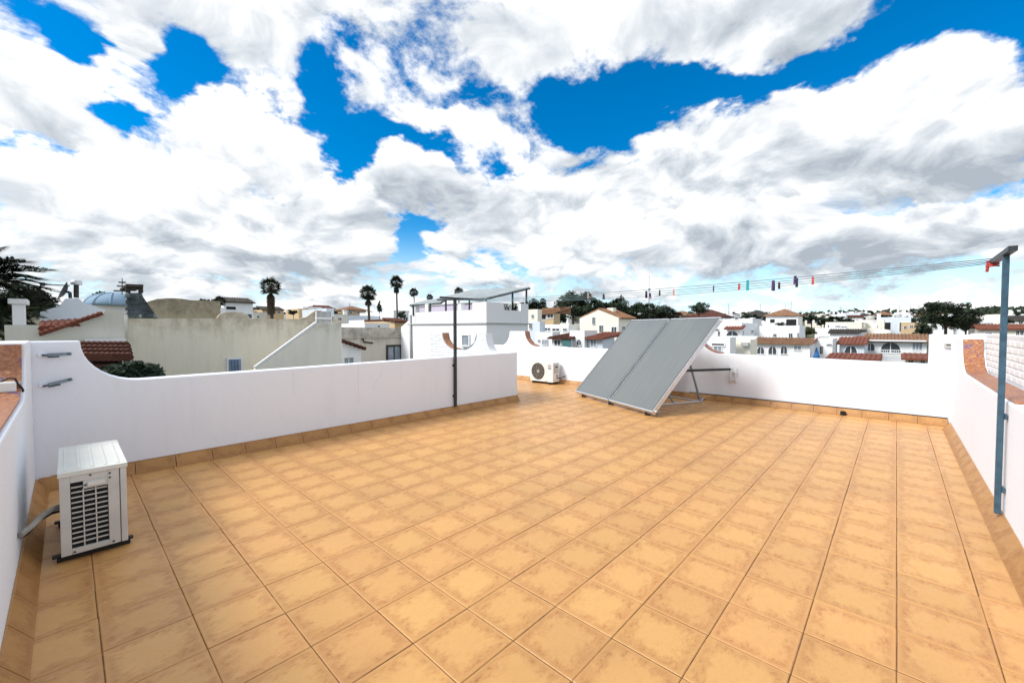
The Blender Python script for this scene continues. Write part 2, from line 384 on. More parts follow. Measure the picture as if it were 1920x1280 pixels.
M['purple'] = simple('purple_plastic', (0.07, 0.03, 0.13), 0.5, 0, 0.1, 30)
M['pink'] = simple('faded_pink_plastic', (0.55, 0.33, 0.30), 0.5, 0, 0.1, 30)
M['blackplastic'] = simple('black_plastic', (0.015, 0.015, 0.018), 0.5, 0, 0.1, 30)
M['line'] = simple('plastic_coated_wire', (0.13, 0.22, 0.26), 0.6, 0, 0.1, 8)

# ---------------------------------------------------------------- building blocks
ORIGIN = {}
class MB:
    """Collects faces in world coordinates; build() links them as ONE mesh object."""
    def __init__(s): s.v, s.f, s.uv, s.sm = [], [], {}, set()
    def poly(s, pts, uv=None, smooth=False):
        k = len(s.v); s.v += [Vector(p) for p in pts]; s.f.append(tuple(range(k, k+len(pts))))
        if uv: s.uv[len(s.f)-1] = uv
        if smooth: s.sm.add(len(s.f)-1)
        return s
    def faces(s, vs, fs, smooth=False):
        k = len(s.v); s.v += [Vector(p) for p in vs]
        for f in fs:
            s.f.append(tuple(k+i for i in f))
            if smooth: s.sm.add(len(s.f)-1)
        return s
    def box(s, x0, x1, y0, y1, z0, z1):
        return s.obox(((x0+x1)/2, (y0+y1)/2, (z0+z1)/2), (abs(x1-x0)/2, 0, 0), (0, abs(y1-y0)/2, 0), (0, 0, abs(z1-z0)/2))
    def obox(s, c, a, b, d):
        c, a, b, d = Vector(c), Vector(a), Vector(b), Vector(d)
        if a.cross(b).dot(d) < 0: a = -a
        P = [c-a-b-d, c+a-b-d, c+a+b-d, c-a+b-d, c-a-b+d, c+a-b+d, c+a+b+d, c-a+b+d]
        return s.faces(P, [(3, 2, 1, 0), (4, 5, 6, 7), (0, 1, 5, 4), (1, 2, 6, 5), (2, 3, 7, 6), (3, 0, 4, 7)])
    def bar(s, p, q, w, h, up=(0, 0, 1)):
        p, q = Vector(p), Vector(q); d = q-p; up = Vector(up)
        if abs(d.normalized().dot(up)) > 0.97: up = Vector((1, 0, 0))
        side = d.cross(up).normalized(); u = side.cross(d).normalized()
        return s.obox((p+q)/2, d/2, side*w/2, u*h/2)
    def prism(s, pts, ext):
        pts = [Vector(p) for p in pts]; e = Vector(ext); n = len(pts)
        nrm = Vector((0, 0, 0))
        for i in range(n): nrm += pts[i].cross(pts[(i+1) % n])
        if nrm.dot(e) > 0: pts = pts[::-1]
        return s.faces(pts+[p+e for p in pts], [tuple(range(n)), tuple(range(2*n-1, n-1, -1))] +
                       [((i+1) % n, i, n+i, n+(i+1) % n) for i in range(n)])
    def tube(s, path, r, n=8, cap=True, r2=None):
        path = [Vector(p) for p in path]; k = len(s.v); m = len(path)
        t0 = (path[1]-path[0]).normalized(); a = t0.orthogonal().normalized()
        for i, p in enumerate(path):
            t = (path[min(i+1, m-1)]-path[max(i-1, 0)]).normalized()
            a = (a-t*a.dot(t)).normalized(); b = t.cross(a)
            rr = r if r2 is None else r+(r2-r)*i/(m-1)
            for j in range(n):
                w = 2*math.pi*j/n; s.v.append(p+a*rr*math.cos(w)+b*rr*math.sin(w))
        for i in range(m-1):
            for j in range(n):
                s.f.append((k+i*n+j, k+i*n+(j+1) % n, k+(i+1)*n+(j+1) % n, k+(i+1)*n+j)); s.sm.add(len(s.f)-1)
        if cap:
            s.f.append(tuple(k+j for j in range(n))[::-1]); s.f.append(tuple(k+(m-1)*n+j for j in range(n)))
        return s
    def dome(s, c, rx, ry, h, n=20, m=6, power=1.0):
        c = Vector(c); k = len(s.v)
        for i in range(m):
            t = (math.pi/2)*i/m
            for j in range(n):
                w = 2*math.pi*j/n
                s.v.append(c+Vector((rx*math.cos(t)*math.cos(w), ry*math.cos(t)*math.sin(w), h*math.sin(t)**power)))
        s.v.append(c+Vector((0, 0, h)))
        for i in range(m-1):
            for j in range(n):
                s.f.append((k+i*n+j, k+i*n+(j+1) % n, k+(i+1)*n+(j+1) % n, k+(i+1)*n+j)); s.sm.add(len(s.f)-1)
        for j in range(n):
            s.f.append((k+(m-1)*n+j, k+(m-1)*n+(j+1) % n, k+m*n)); s.sm.add(len(s.f)-1)
        s.f.append(tuple(k+j for j in range(n))[::-1])
        return s
    def mesh(s, name, mat, off):
        me = bpy.data.meshes.new(name)
        me.from_pydata([tuple(p-off) for p in s.v], [], s.f); me.materials.append(mat)
        if s.uv:
            ul = me.uv_layers.new(name='UVMap')
            for p in me.polygons:
                q = s.uv.get(p.index)
                if q:
                    for li, c in zip(p.loop_indices, q): ul.data[li].uv = c
        for i in s.sm: me.polygons[i].use_smooth = True
        me.update()
        return me
    def build(s, name, mat, parent=None, origin=None, bevel=0.0, kind=None):
        off = ORIGIN[parent.name] if parent else Vector(origin if origin is not None else (0, 0, 0))
        o = bpy.data.objects.new(name, s.mesh(name, M[mat] if isinstance(mat, str) else mat, off))
        sc.collection.objects.link(o)
        if parent: o.parent = parent
        else: o.location = off
        ORIGIN[o.name] = off
        if bevel:
            b = o.modifiers.new('bevel', 'BEVEL'); b.width = bevel; b.segments = 2; b.limit_method = 'ANGLE'
        if kind: o['kind'] = kind
        return o
def tag(o, label, cat, group=None):
    o['label'] = label; o['category'] = cat; o['kind'] = 'thing'
    if group: o['group'] = group
    return o
def thing(name, label, cat, loc, group=None):
    o = bpy.data.objects.new(name, None); o.empty_display_size = 0.2
    sc.collection.objects.link(o); o.location = loc; ORIGIN[o.name] = Vector(loc)
    return tag(o, label, cat, group)
def part_copy(src_mesh, name, parent, loc, rotz=0.0, scale=(1, 1, 1), rot=None):
    o = bpy.data.objects.new(name, src_mesh); sc.collection.objects.link(o); o.parent = parent
    o.location = Vector(loc)-ORIGIN[parent.name]
    o.rotation_euler = rot if rot is not None else (0, 0, rotz); o.scale = scale
    ORIGIN[o.name] = Vector(loc)
    return o
# ================================================================ THE TERRACE
XN, YL, XB, YR = -0.225, 5.83, 9.28, -0.62        # faces of the four parapets
XE, YE = 6.44, 9.3                                # where the left parapet ends, and the far end of the recess
PT = 0.339                                        # tile pitch
GX, GY = 0.420, -0.031                            # one joint in each direction
ZT = 0.0
rnd = random.Random(7)
# ---- floor: screed with joints, every tile a piece of its own
fm = MB()
fm.box(XN-0.1, XB+0.1, YR-0.1, YL+0.1, -0.30, -0.0028)
fm.box(XE-0.05, XB+0.1, YL+0.1, YE, -0.30, -0.0028)
floor = fm.build('floor', 'grout', kind='structure')
def tile_solid(w, h):
    """Unit ceramic tile with a softened edge; origin in the middle of its top."""
    b = MB(); r = 0.0035; t = 0.010
    def ring(x, y, z): return [(-x, -y, z), (x, -y, z), (x, y, z), (-x, y, z)]
    b.v = [Vector(p) for p in ring(w/2, h/2, -t)+ring(w/2, h/2, -r*0.8)+ring(w/2-r, h/2-r, 0)]
    b.f = [(3, 2, 1, 0), (8, 9, 10, 11)]
    for a in (0, 4):
        for i in range(4): b.f.append((a+i, a+(i+1) % 4, a+4+(i+1) % 4, a+4+i))
    for k, f in enumerate(b.f): b.uv[k] = [(b.v[i].x/w+0.5, b.v[i].y/h+0.5) for i in f]
    return b
JT = 0.0040
unit = tile_solid(PT-JT, PT-JT)
unit_mesh = unit.mesh('tile', M['tile'], Vector((0, 0, 0)))
cells = []
i0, i1 = math.floor((XN+0.02-GX)/PT), math.ceil((XB-GX)/PT)
j0, j1 = math.floor((YR+0.02-GY)/PT), math.ceil((YE-GY)/PT)
for i in range(i0, i1):
    for j in range(j0, j1):
        x0, x1, y0, y1 = GX+i*PT, GX+(i+1)*PT, GY+j*PT, GY+(j+1)*PT
        x0, x1 = max(x0, XN+0.02), min(x1, XB-0.02)
        y0 = max(y0, YR+0.02)
        if (x0+x1)/2 < XE: y1 = min(y1, YL-0.02)
        else: y1 = min(y1, YE-0.1)
        if x1-x0 < 0.03 or y1-y0 < 0.03: continue
        ps = [pix((x, y, 0)) for x in (x0, x1) for y in (y0, y1)]
        area = 0
        if min(p[2] for p in ps) > 0.05:
            q = [(min(max(p[0], 0), 1920), min(max(p[1], 0), 1280)) for p in (ps[0], ps[2], ps[3], ps[1])]
            area = abs(sum(q[a][0]*q[(a+1) % 4][1]-q[(a+1) % 4][0]*q[a][1] for a in range(4)))/2
        cells.append((area, x0, x1, y0, y1))
cells.sort(reverse=True)
rest = MB()
for n, (area, x0, x1, y0, y1) in enumerate(cells):
    sx, sy = (x1-x0-JT)/(PT-JT), (y1-y0-JT)/(PT-JT)
    c = Vector(((x0+x1)/2+rnd.uniform(-1, 1)*0.0011, (y0+y1)/2+rnd.uniform(-1, 1)*0.0011, rnd.uniform(-1, 1)*0.0006))
    rot = (rnd.gauss(0, 0.0016), rnd.gauss(0, 0.0016), rnd.gauss(0, 0.002))
    if n < 299:
        part_copy(unit_mesh, 'tile', floor, c, scale=(sx, sy, 1), rot=rot)
    else:
        k = len(rest.v); rest.v += [Vector((p.x*sx+c.x, p.y*sy+c.y, p.z+c.z)) for p in unit.v]
        for fi, f in enumerate(unit.f):
            rest.uv[len(rest.f)] = unit.uv[fi]; rest.f.append(tuple(k+a for a in f))
rest.build('tile_field', 'tile', floor, kind='stuff')
# ---- parapets
def arc(s0, z0, s1, z1, n=9):
    """Concave quarter sweep from the head of a pier (s0, z0) down to the low wall (s1, z1)."""
    return [(s1+(s0-s1)*math.cos(t*math.pi/2/n), z0-(z0-z1)*math.sin(t*math.pi/2/n)) for t in range(n+1)]
def wall_mesh(axis, face, thick, prof, zb=-0.3):
    pts = [(prof[0][0], zb)]+prof+[(prof[-1][0], zb)]
    b = MB()
    if axis == 'x': b.prism([(s, face, z) for s, z in pts], (0, thick, 0))
    else: b.prism([(face, s, z) for s, z in pts], (thick, 0, 0))
    return b
PROF_L = [(XN-0.25, 1.387)]+arc(0.089, 1.385, 0.520, 0.972)+[(2.0, 0.982), (4.0, 1.0), (XE, 1.016)]
wl = wall_mesh('x', YL, 0.20, PROF_L).build('parapet_wall', 'white', origin=(3, YL, 0), bevel=0.012)
tag(wl, 'long white parapet with a curved high end, behind the large louvred air conditioner', 'parapet wall', 'white parapets round the terrace')
PROF_N = [(YR-0.24, 0.958)]+arc(5.17, 1.392, 4.72, 0.958)[::-1]+[(YL-0.002, 1.395)]
wn = wall_mesh('y', XN, -0.235, PROF_N).build('parapet_wall', 'white', origin=(XN, 3, 0), bevel=0.012)
tag(wn, 'white parapet capped with glazed brown tiles at the left edge, carrying the cable box', 'parapet wall', 'white parapets round the terrace')
PROF_R = [(XN+0.002, 0.975), (5.5, 0.955)]+arc(7.95, 1.385, 7.42, 0.955)[::-1]+[(XB-0.002, 1.40)]
wr = wall_mesh('x', YR, -0.215, PROF_R).build('parapet_wall', 'white', origin=(4, YR, 0), bevel=0.012)
tag(wr, 'white parapet with a brown tiled curve on top, behind the blue-grey post', 'parapet wall', 'white parapets round the terrace')
PROF_B = ([(YR-0.24, 1.417), (-0.385, 1.417), (-0.384, 0.945), (1.2, 0.965)]+arc(3.10, 1.385, 2.66, 0.990)[::-1]+arc(3.9, 1.385, 4.35, 0.996)
          +[(5.4, 1.0)]+arc(8.10, 1.44, 7.66, 1.0)[::-1]+arc(8.72, 1.44, 9.1, 1.0)+[(YE+0.2, 1.0)])
wb = wall_mesh('y', XB, 0.20, PROF_B).build('parapet_wall', 'white', origin=(XB, 3, 0), bevel=0.010)
tag(wb, 'white back parapet behind the solar collectors, ending in a pier with a small vent', 'parapet wall', 'white parapets round the terrace')
# the wall that leaves the end of the left parapet, with a dip between two piers
def yq(px, z): return on_x(px, 620, XE-0.2).y
PROF_Q = ([(YL+0.203, 1.0)]+[(yq(926, 1), 1.0)]+arc(yq(911, 1), 1.40, yq(926, 1), 1.0)[::-1][1:]
          +[(yq(894, 1), 1.40)]+arc(yq(894, 1), 1.40, yq(866, 1), 1.02)[1:]+[(yq(855, 1), 1.02)]
          +arc(yq(829, 1), 1.41, yq(855, 1), 1.02)[::-1][1:]+[(yq(807, 1), 1.41)])
wq = wall_mesh('y', XE-0.2, 0.2, PROF_Q).build('parapet_wall', 'mortar', origin=(XE-0.1, 7, 0))
tag(wq, 'white painted brick wall with a dip between two piers, beyond the thin black post', 'parapet wall', 'white parapets round the terrace')
# ---- canted skirting tiles along the foot of the parapets
def skirt_mesh(ln):
    b = MB(); h, o, t = 0.112, 0.086, 0.010
    A = [(o, 0.003), (t, h), (0, h), (0, 0.003)]           # out from the wall, up
    vs = [(-ln/2, a, z) for a, z in A]+[(ln/2, a, z) for a, z in A]
    b.faces(vs, [(0, 1, 2, 3), (7, 6, 5, 4), (0, 4, 5, 1), (1, 5, 6, 2), (2, 6, 7, 3), (3, 7, 4, 0)])
    b.uv[2] = [(0, 0), (1, 0), (1, 0.45), (0, 0.45)]
    for k in (0, 1, 3, 4, 5): b.uv[k] = [(0.5, 0.5)]*4
    return b.mesh('skirting_tile', M['skirt'], Vector((0, 0, 0)))
SK = skirt_mesh(PT-0.006)
def skirt(wall, p0, p1, rotz):
    p0, p1 = Vector(p0), Vector(p1); d = p1-p0; n = max(1, round(d.length/PT)); st = d/n
    for k in range(n):
        c = p0+st*(k+0.5)+Vector((0, 0, rnd.uniform(-0.001, 0.001)))
        part_copy(SK, 'skirting_tile', wall, c, rot=(rnd.gauss(0, 0.006), 0, rotz+rnd.gauss(0, 0.003)), scale=(st.length/PT, 1, 1))
skirt(wl, (XN+0.02, YL, 0), (XE, YL, 0), math.pi)
skirt(wn, (XN, 1.3, 0), (XN, YL-0.03, 0), -math.pi/2)
skirt(wr, (2.0, YR, 0), (XB-0.35, YR, 0), 0)
skirt(wb, (XB, YR+0.01, 0), (XB, YE-0.1, 0), math.pi/2)
skirt(wq, (XE, YL+0.02, 0), (XE, YE-0.1, 0), -math.pi/2)
MB().box(XB-0.014, XB-0.001, YR+0.01, 3.3, 0.116, 0.128).build('skirting_head_strip', 'shadowline', wb)  # shadow of the plaster overhang, put in as a black strip
MB().box(XN+0.1, XE, YL-0.006, YL-0.001, 0.1135, 0.118).build('skirting_head_strip', 'skirt', wl)  # thin brown strip along the head of the left skirting
def crack(wall, pts, r_=0.0011):
    MB().tube(pts, r_, 4).build('hairline_crack', 'hairline', wall)
def vcrack(wall, axis, face, s, za, zb_):
    pts = []; ss = s
    for k in range(9):
        z = za+(zb_-za)*k/8; ss += rnd.gauss(0, 0.003); pts.append((ss, face, z) if axis == 'x' else (face, ss, z))
    crack(wall, pts)
for px in (548, 671, 751, 816, 900): vcrack(wl, 'x', YL-0.0005, on_y(px, 700, YL).x, 0.98, rnd.uniform(0.15, 0.7))
for px in (1420, 1365, 1560, 1668): vcrack(wb, 'y', XB-0.0005, on_x(px, 700, XB).y, 0.95, rnd.uniform(0.2, 0.75))
for px, py in ((700, 730), (712, 708)): q = on_y(px, py, YL); crack(wl, [(q.x+0.02*t, YL-0.0005, q.z+0.05*t+rnd.gauss(0, .01)) for t in range(5)], 0.0012)
# ---- glazed coping tiles
def coping(wall, axis, centre, width, path, t=0.018, ln=0.205, mat='coping'):
    seg = [Vector((a, b)) for a, b in path]
    tot = [0]
    for a, b in zip(seg, seg[1:]): tot.append(tot[-1]+(b-a).length)
    n = max(1, round(tot[-1]/ln))
    def pt(s):
        for k in range(len(seg)-1):
            if s <= tot[k+1]+1e-9: return seg[k]+(seg[k+1]-seg[k])*((s-tot[k])/max(1e-9, tot[k+1]-tot[k]))
        return seg[-1]
    for k in range(n):
        a, b = pt(tot[-1]*k/n+0.002), pt(tot[-1]*(k+1)/n-0.002)
        d = b-a; nrm = Vector((-d.y, d.x)).normalized()
        if nrm.y < 0 or (abs(nrm.y) < 1e-6): nrm = -nrm if nrm.y < 0 else nrm
        c = (a+b)/2+nrm*(t/2+0.001)
        f = (lambda s, z: Vector((s, centre, z))) if axis == 'x' else (lambda s, z: Vector((centre, s, z)))
        w = Vector((0, width/2, 0)) if axis == 'x' else Vector((width/2, 0, 0))
        z0 = f(0, 0) if axis == 'x' else f(0, 0)
        mb = MB().obox(f(c.x, c.y), f(d.x/2, d.y/2)-z0, w, f(nrm.x*t/2, nrm.y*t/2)-z0)
        mb.build('coping_tile', mat, wall, bevel=0.003)
coping(wn, 'y', XN-0.115, 0.185, [(1.2, 0.958)]+arc(5.17, 1.375, 4.72, 0.958)[::-1])
coping(wr, 'x', YR-0.105, 0.175, [(4.66, 0.958), (5.5, 0.955)]+arc(7.95, 1.37, 7.42, 0.955)[::-1])
coping(wb, 'y', XB+0.10, 0.185, arc(3.10, 1.385, 2.66, 0.990)[::-1])
coping(wb, 'y', XB+0.10, 0.185, arc(8.10, 1.44, 7.66, 1.0)[::-1])
coping(wq, 'y', XE-0.10, 0.185, arc(yq(829, 1), 1.41, yq(855, 1), 1.02)[::-1])
coping(wq, 'y', XE-0.10, 0.185, arc(yq(894, 1), 1.40, yq(866, 1), 1.02), mat='steel')
# ---- white painted bricks
def brick_mesh(l, h, t=0.006):
    b = MB(); r = 0.006
    vs = [(-l/2, 0, -h/2), (l/2, 0, -h/2), (l/2, 0, h/2), (-l/2, 0, h/2),
          (-l/2+r, t, -h/2+r), (l/2-r, t, -h/2+r), (l/2-r, t, h/2-r), (-l/2+r, t, h/2-r)]
    b.faces(vs, [(4, 7, 6, 5), (0, 4, 5, 1), (1, 5, 6, 2), (2, 6, 7, 3), (3, 7, 4, 0)])
    return b.mesh('brick', M['brickwhite'], Vector((0, 0, 0)))
BR = brick_mesh(0.235, 0.056)
def bricks(wall, axis, face, sgn, s0, s1, z0, z1, inside, limit=290):
    n = 0; z = z0+0.032; row = 0
    while z < z1-0.02:
        s = s0+(0.06 if row % 2 else 0.18)
        while s < s1-0.08 and n < limit:
            if inside(s, z):
                loc = (s, face, z) if axis == 'x' else (face, s, z)
                rz = (0 if sgn > 0 else math.pi) if axis == 'x' else (-math.pi/2 if sgn > 0 else math.pi/2)
                part_copy(BR, 'brick', wall, loc, rot=(rnd.gauss(0, 0.005), rnd.gauss(0, 0.006), rz+rnd.gauss(0, 0.004)),
                          scale=(rnd.uniform(0.95, 1.0), rnd.uniform(0.6, 1.15), rnd.uniform(0.92, 1.0)))
                n += 1
            s += 0.247
        z += 0.068; row += 1
def under(prof):
    def f(s, z):
        for (a, za), (b, zb) in zip(prof, prof[1:]):
            if min(a, b) <= s <= max(a, b) and a != b:
                return z+0.035 < za+(zb-za)*(s-a)/(b-a)
        return False
    return f
def qin(s, z): return under(PROF_Q)(s-0.11, z) and under(PROF_Q)(s+0.11, z)
bricks(wq, 'y', XE-0.2, -1, yq(926, 1), yq(807, 1), 0.72, 1.42, qin)
# the neighbour's higher brick wall behind the right parapet
YK = YR-0.218
nk = MB().box(1.2, XB+0.2, YK-0.14, YK, -0.3, 1.435)
wk = nk.build('garden_wall', 'mortar', origin=(6, YK, 0), bevel=0.006)
tag(wk, 'white painted brick wall rising behind the curved brown coping and the clothesline post', 'brick wall')
bricks(wk, 'x', YK, 1, 3.0, 8.2, 0.985, 1.42, lambda s, z: True)

# ================================================================ THINGS ON THE TERRACE
# ---- large air conditioner by the left parapet: louvred side towards the camera
ax0, ax1, ay0, ay1, az0, az1 = -0.053, 0.261, 3.87, 4.72, 0.045, 0.585
ac = thing('air_conditioner', 'large cream outdoor air conditioner unit with a louvred side, standing in the left corner', 'air conditioner', (0.1, 4.3, 0), 'outdoor air conditioner units')
b = MB()
b.box(ax0, ax1, ay0+0.030, ay1, az0, az1-0.03)
b.build('cabinet', 'cabinet', ac, bevel=0.008)
b = MB().box(ax0-0.006, ax1+0.006, ay0-0.006, ay1+0.006, az1-0.03, az1)
for k in range(5): b.box(ax0+0.02+k*0.062, ax0+0.036+k*0.062, ay0+0.04, ay1-0.04, az1, az1+0.004)
b.build('top_cover', 'cabinet', ac, bevel=0.006)
# louvred side: frame of stiles and rails round three columns of slots
gx0, gx1 = ax0+0.048, ax0+0.222          # grille field
gz0, gz1 = az0+0.035, az1-0.075
fr = MB()
fr.box(ax0, gx0, ay0, ay0+0.028, az0, az1-0.031)
fr.box(gx1, ax1-0.036, ay0, ay0+0.028, az0, az1-0.031)
fr.box(ax1-0.032, ax1, ay0-0.004, ay0+0.028, az0, az1-0.031)
fr.box(gx0, gx1, ay0, ay0+0.028, az0, gz0)
fr.box(gx0, gx1, ay0, ay0+0.028, gz1, az1-0.031)
fr.box(gx0+0.058, gx1, ay0, ay0+0.028, gz1-0.052, gz1)
fr.build('side_panel', 'greygrille', ac, bevel=0.003)
MB().box(gx0-0.002, gx1+0.002, ay0+0.0225, ay0+0.029, gz0-0.002, gz1+0.002).build('coil', 'darkin', ac)
ns = 13
sl = MB().box(-0.5, 0.5, -0.0035, 0.0035, -0.0036, 0.0036).mesh('slat', M['greygrille'], Vector((0, 0, 0)))
cw = (gx1-gx0)/3
for c in range(3):
    top = gz1 if c == 0 else gz1-0.052
    for k in range(1, ns):
        z = gz0+(gz1-gz0)*k/ns
        if z > top-0.01: continue
        part_copy(sl, 'slat', ac, (gx0+cw*(c+0.5), ay0+0.010, z), rot=(R(25), 0, 0), scale=(cw-0.006, 1, 1))
for c in (1, 2):
    MB().box(gx0+cw*c-0.003, gx0+cw*c+0.003, ay0+0.003, ay0+0.022, gz0, gz1-0.052).build('grille_rib', 'greygrille', ac)
MB().box(gx0+0.078, gx1-0.014, ay0-0.012, ay0, gz1-0.040, gz1-0.010).build('badge', 'cabinet', ac, bevel=0.003)
sc_m = MB().tube([(0, 0.002, 0), (0, -0.004, 0)], 0.006, 8).mesh('screw', M['darksteel'], Vector((0, 0, 0)))
for x, z in ((gx0+0.068, gz1-0.028), (gx1+0.010, gz1-0.008), (gx1+0.010, gz1+0.022), (ax0+0.14, az1-0.042), (gx0+0.012, az0+0.015), (gx1+0.02, az0+0.018)):
    part_copy(sc_m, 'screw', ac, (x, ay0, z))
for y in (ay0+0.06, ay1-0.09):
    MB().box(ax0-0.04, ax1+0.03, y-0.022, y+0.022, 0.030, 0.045).box(ax0-0.02, ax1+0.015, y-0.02, y+0.02, 0.002, 0.030).build('foot', 'black', ac, bevel=0.004)
# grille and fan on the far long side
b = MB()
for r_ in (0.06, 0.12, 0.18, 0.22):
    b.tube([(ax1+0.012, 4.36+r_*math.cos(t*math.pi/12), 0.33+r_*math.sin(t*math.pi/12)) for t in range(25)], 0.004, 6, cap=False)
for t in range(12):
    b.bar((ax1+0.012, 4.36, 0.33), (ax1+0.012, 4.36+0.22*math.cos(t*math.pi/6), 0.33+0.22*math.sin(t*math.pi/6)), 0.004, 0.004)
b.build('fan_guard', 'greygrille', ac)
pl = MB()
pl.tube([(XN+0.01, 3.80, 0.272), (-0.205, 3.82, 0.275), (-0.17, 3.86, 0.295), (-0.13, 3.92, 0.325), (-0.09, 3.98, 0.335), (ax0+0.01, 4.02, 0.335)], 0.017, 10)
pl.build('insulated_pipe', 'foam', ac)
MB().tube([(XN+0.01, 3.83, 0.25), (-0.19, 3.85, 0.255), (-0.14, 3.94, 0.295), (-0.09, 4.0, 0.305), (ax0+0.01, 4.03, 0.30)], 0.008, 8).build('cable', 'black', ac)
# ---- small air conditioner at the far end, fan towards the camera
fx, y0, y1, z0, z1 = 8.90, 6.765, 7.575, 0.06, 0.60
a2 = thing('air_conditioner', 'small white air conditioner unit with a round fan, beyond the end of the left parapet', 'air conditioner', (9.05, 7.17, 0), 'outdoor air conditioner units')
MB().box(fx+0.02, fx+0.31, y0, y1, z0, z1).build('cabinet', 'plasticwhite', a2, bevel=0.012)
fy, fz, fr_ = y0+0.515, z0+0.275, 0.235
fp = MB()
seg = 40                                              # front sheet with a round opening
ring = [(fy+fr_*math.cos(2*math.pi*k/seg), fz+fr_*math.sin(2*math.pi*k/seg)) for k in range(seg)]
def edge(k):
    c, s_ = math.cos(2*math.pi*k/seg), math.sin(2*math.pi*k/seg)
    t = min(((y1-0.004-fy)/c if c > 1e-6 else (y0+0.214-fy)/c if c < -1e-6 else 1e9), ((z1-0.004-fz)/s_ if s_ > 1e-6 else (z0+0.004-fz)/s_ if s_ < -1e-6 else 1e9))
    return (fy+t*c, fz+t*s_)
for k in range(seg):
    a_, b_ = ring[k], ring[(k+1) % seg]; c_, d_ = edge(k), edge((k+1) % seg)
    fp.poly([(fx, a_[0], a_[1]), (fx, b_[0], b_[1]), (fx, d_[0], d_[1]), (fx, c_[0], c_[1])])
    fp.poly([(fx, a_[0], a_[1]), (fx+0.019, a_[0], a_[1]), (fx+0.019, b_[0], b_[1]), (fx, b_[0], b_[1])])
fp.build('fan_panel', 'plasticwhite', a2)
MB().box(fx, fx+0.019, y0, y0+0.213, z0, z1).build('service_panel', 'plasticwhite', a2, bevel=0.003)
MB().tube([(fx+0.0195, fy, fz), (fx+0.0165, fy, fz)], fr_-0.002, 32).build('fan_well', 'finsheet', a2)
MB().tube([(fx+0.002, fy, fz), (fx+0.016, fy, fz)], 0.035, 16).build('fan_hub', 'plasticwhite', a2)
for k in range(3):
    t = 2*math.pi*k/3+0.5; mb = MB(); P = []
    for r_, tw, s_ in ((0.04, 0.0, 0.0), (0.21, -0.25, 0.0), (0.21, 0.65, 0.009), (0.04, 0.5, 0.006)):
        P.append((fx+0.006+s_, fy+r_*math.cos(t+tw), fz+r_*math.sin(t+tw)))
    mb.poly(P); mb.poly([(p[0]+0.002, p[1], p[2]) for p in P[::-1]])
    mb.build('fan_blade', 'finsheet', a2)
g = MB()
for r_ in (0.07, 0.125, 0.18, 0.23): g.tube([(fx-0.006, fy+r_*math.cos(2*math.pi*k/28), fz+r_*math.sin(2*math.pi*k/28)) for k in range(29)], 0.0022, 5, cap=False)
for k in range(10): g.bar((fx-0.006, fy, fz), (fx-0.006, fy+0.235*math.cos(math.pi*k/5), fz+0.235*math.sin(math.pi*k/5)), 0.003, 0.003)
g.build('fan_guard', 'plasticgrey', a2)
MB().box(fx-0.003, fx, y0+0.05, y0+0.17, z1-0.19, z1-0.06).build('rating_plate', 'plasticgrey', a2)
MB().box(fx-0.005, fx-0.003, y0+0.065, y0+0.145, z1-0.178, z1-0.165).build('label_strip', 'darksteel', a2)
MB().box(fx+0.06, fx+0.24, y0-0.016, y0, z1-0.30, z1-0.04).build('valve_cover', 'plasticgrey', a2, bevel=0.005)
MB().box(fx+0.10, fx+0.20, y0-0.024, y0-0.016, z1-0.14, z1-0.11).build('handle_recess', 'black', a2)
for z in (z1-0.36, z1-0.42): MB().tube([(fx+0.17, y0, z), (fx+0.17, y0-0.05, z)], 0.014, 8).build('valve', 'darksteel', a2)
MB().tube([(fx+0.17, y0-0.045, z1-0.42), (fx+0.21, y0-0.10, z1-0.44), (fx+0.30, y0-0.13, z1-0.40), (XB-0.01, y0-0.14, z1-0.38)], 0.014, 8).build('pipe', 'black', a2)
for y in (y0+0.12, y1-0.12): MB().box(fx-0.01, fx+0.34, y-0.03, y+0.03, 0.002, z0).build('foot', 'black', a2, bevel=0.004)

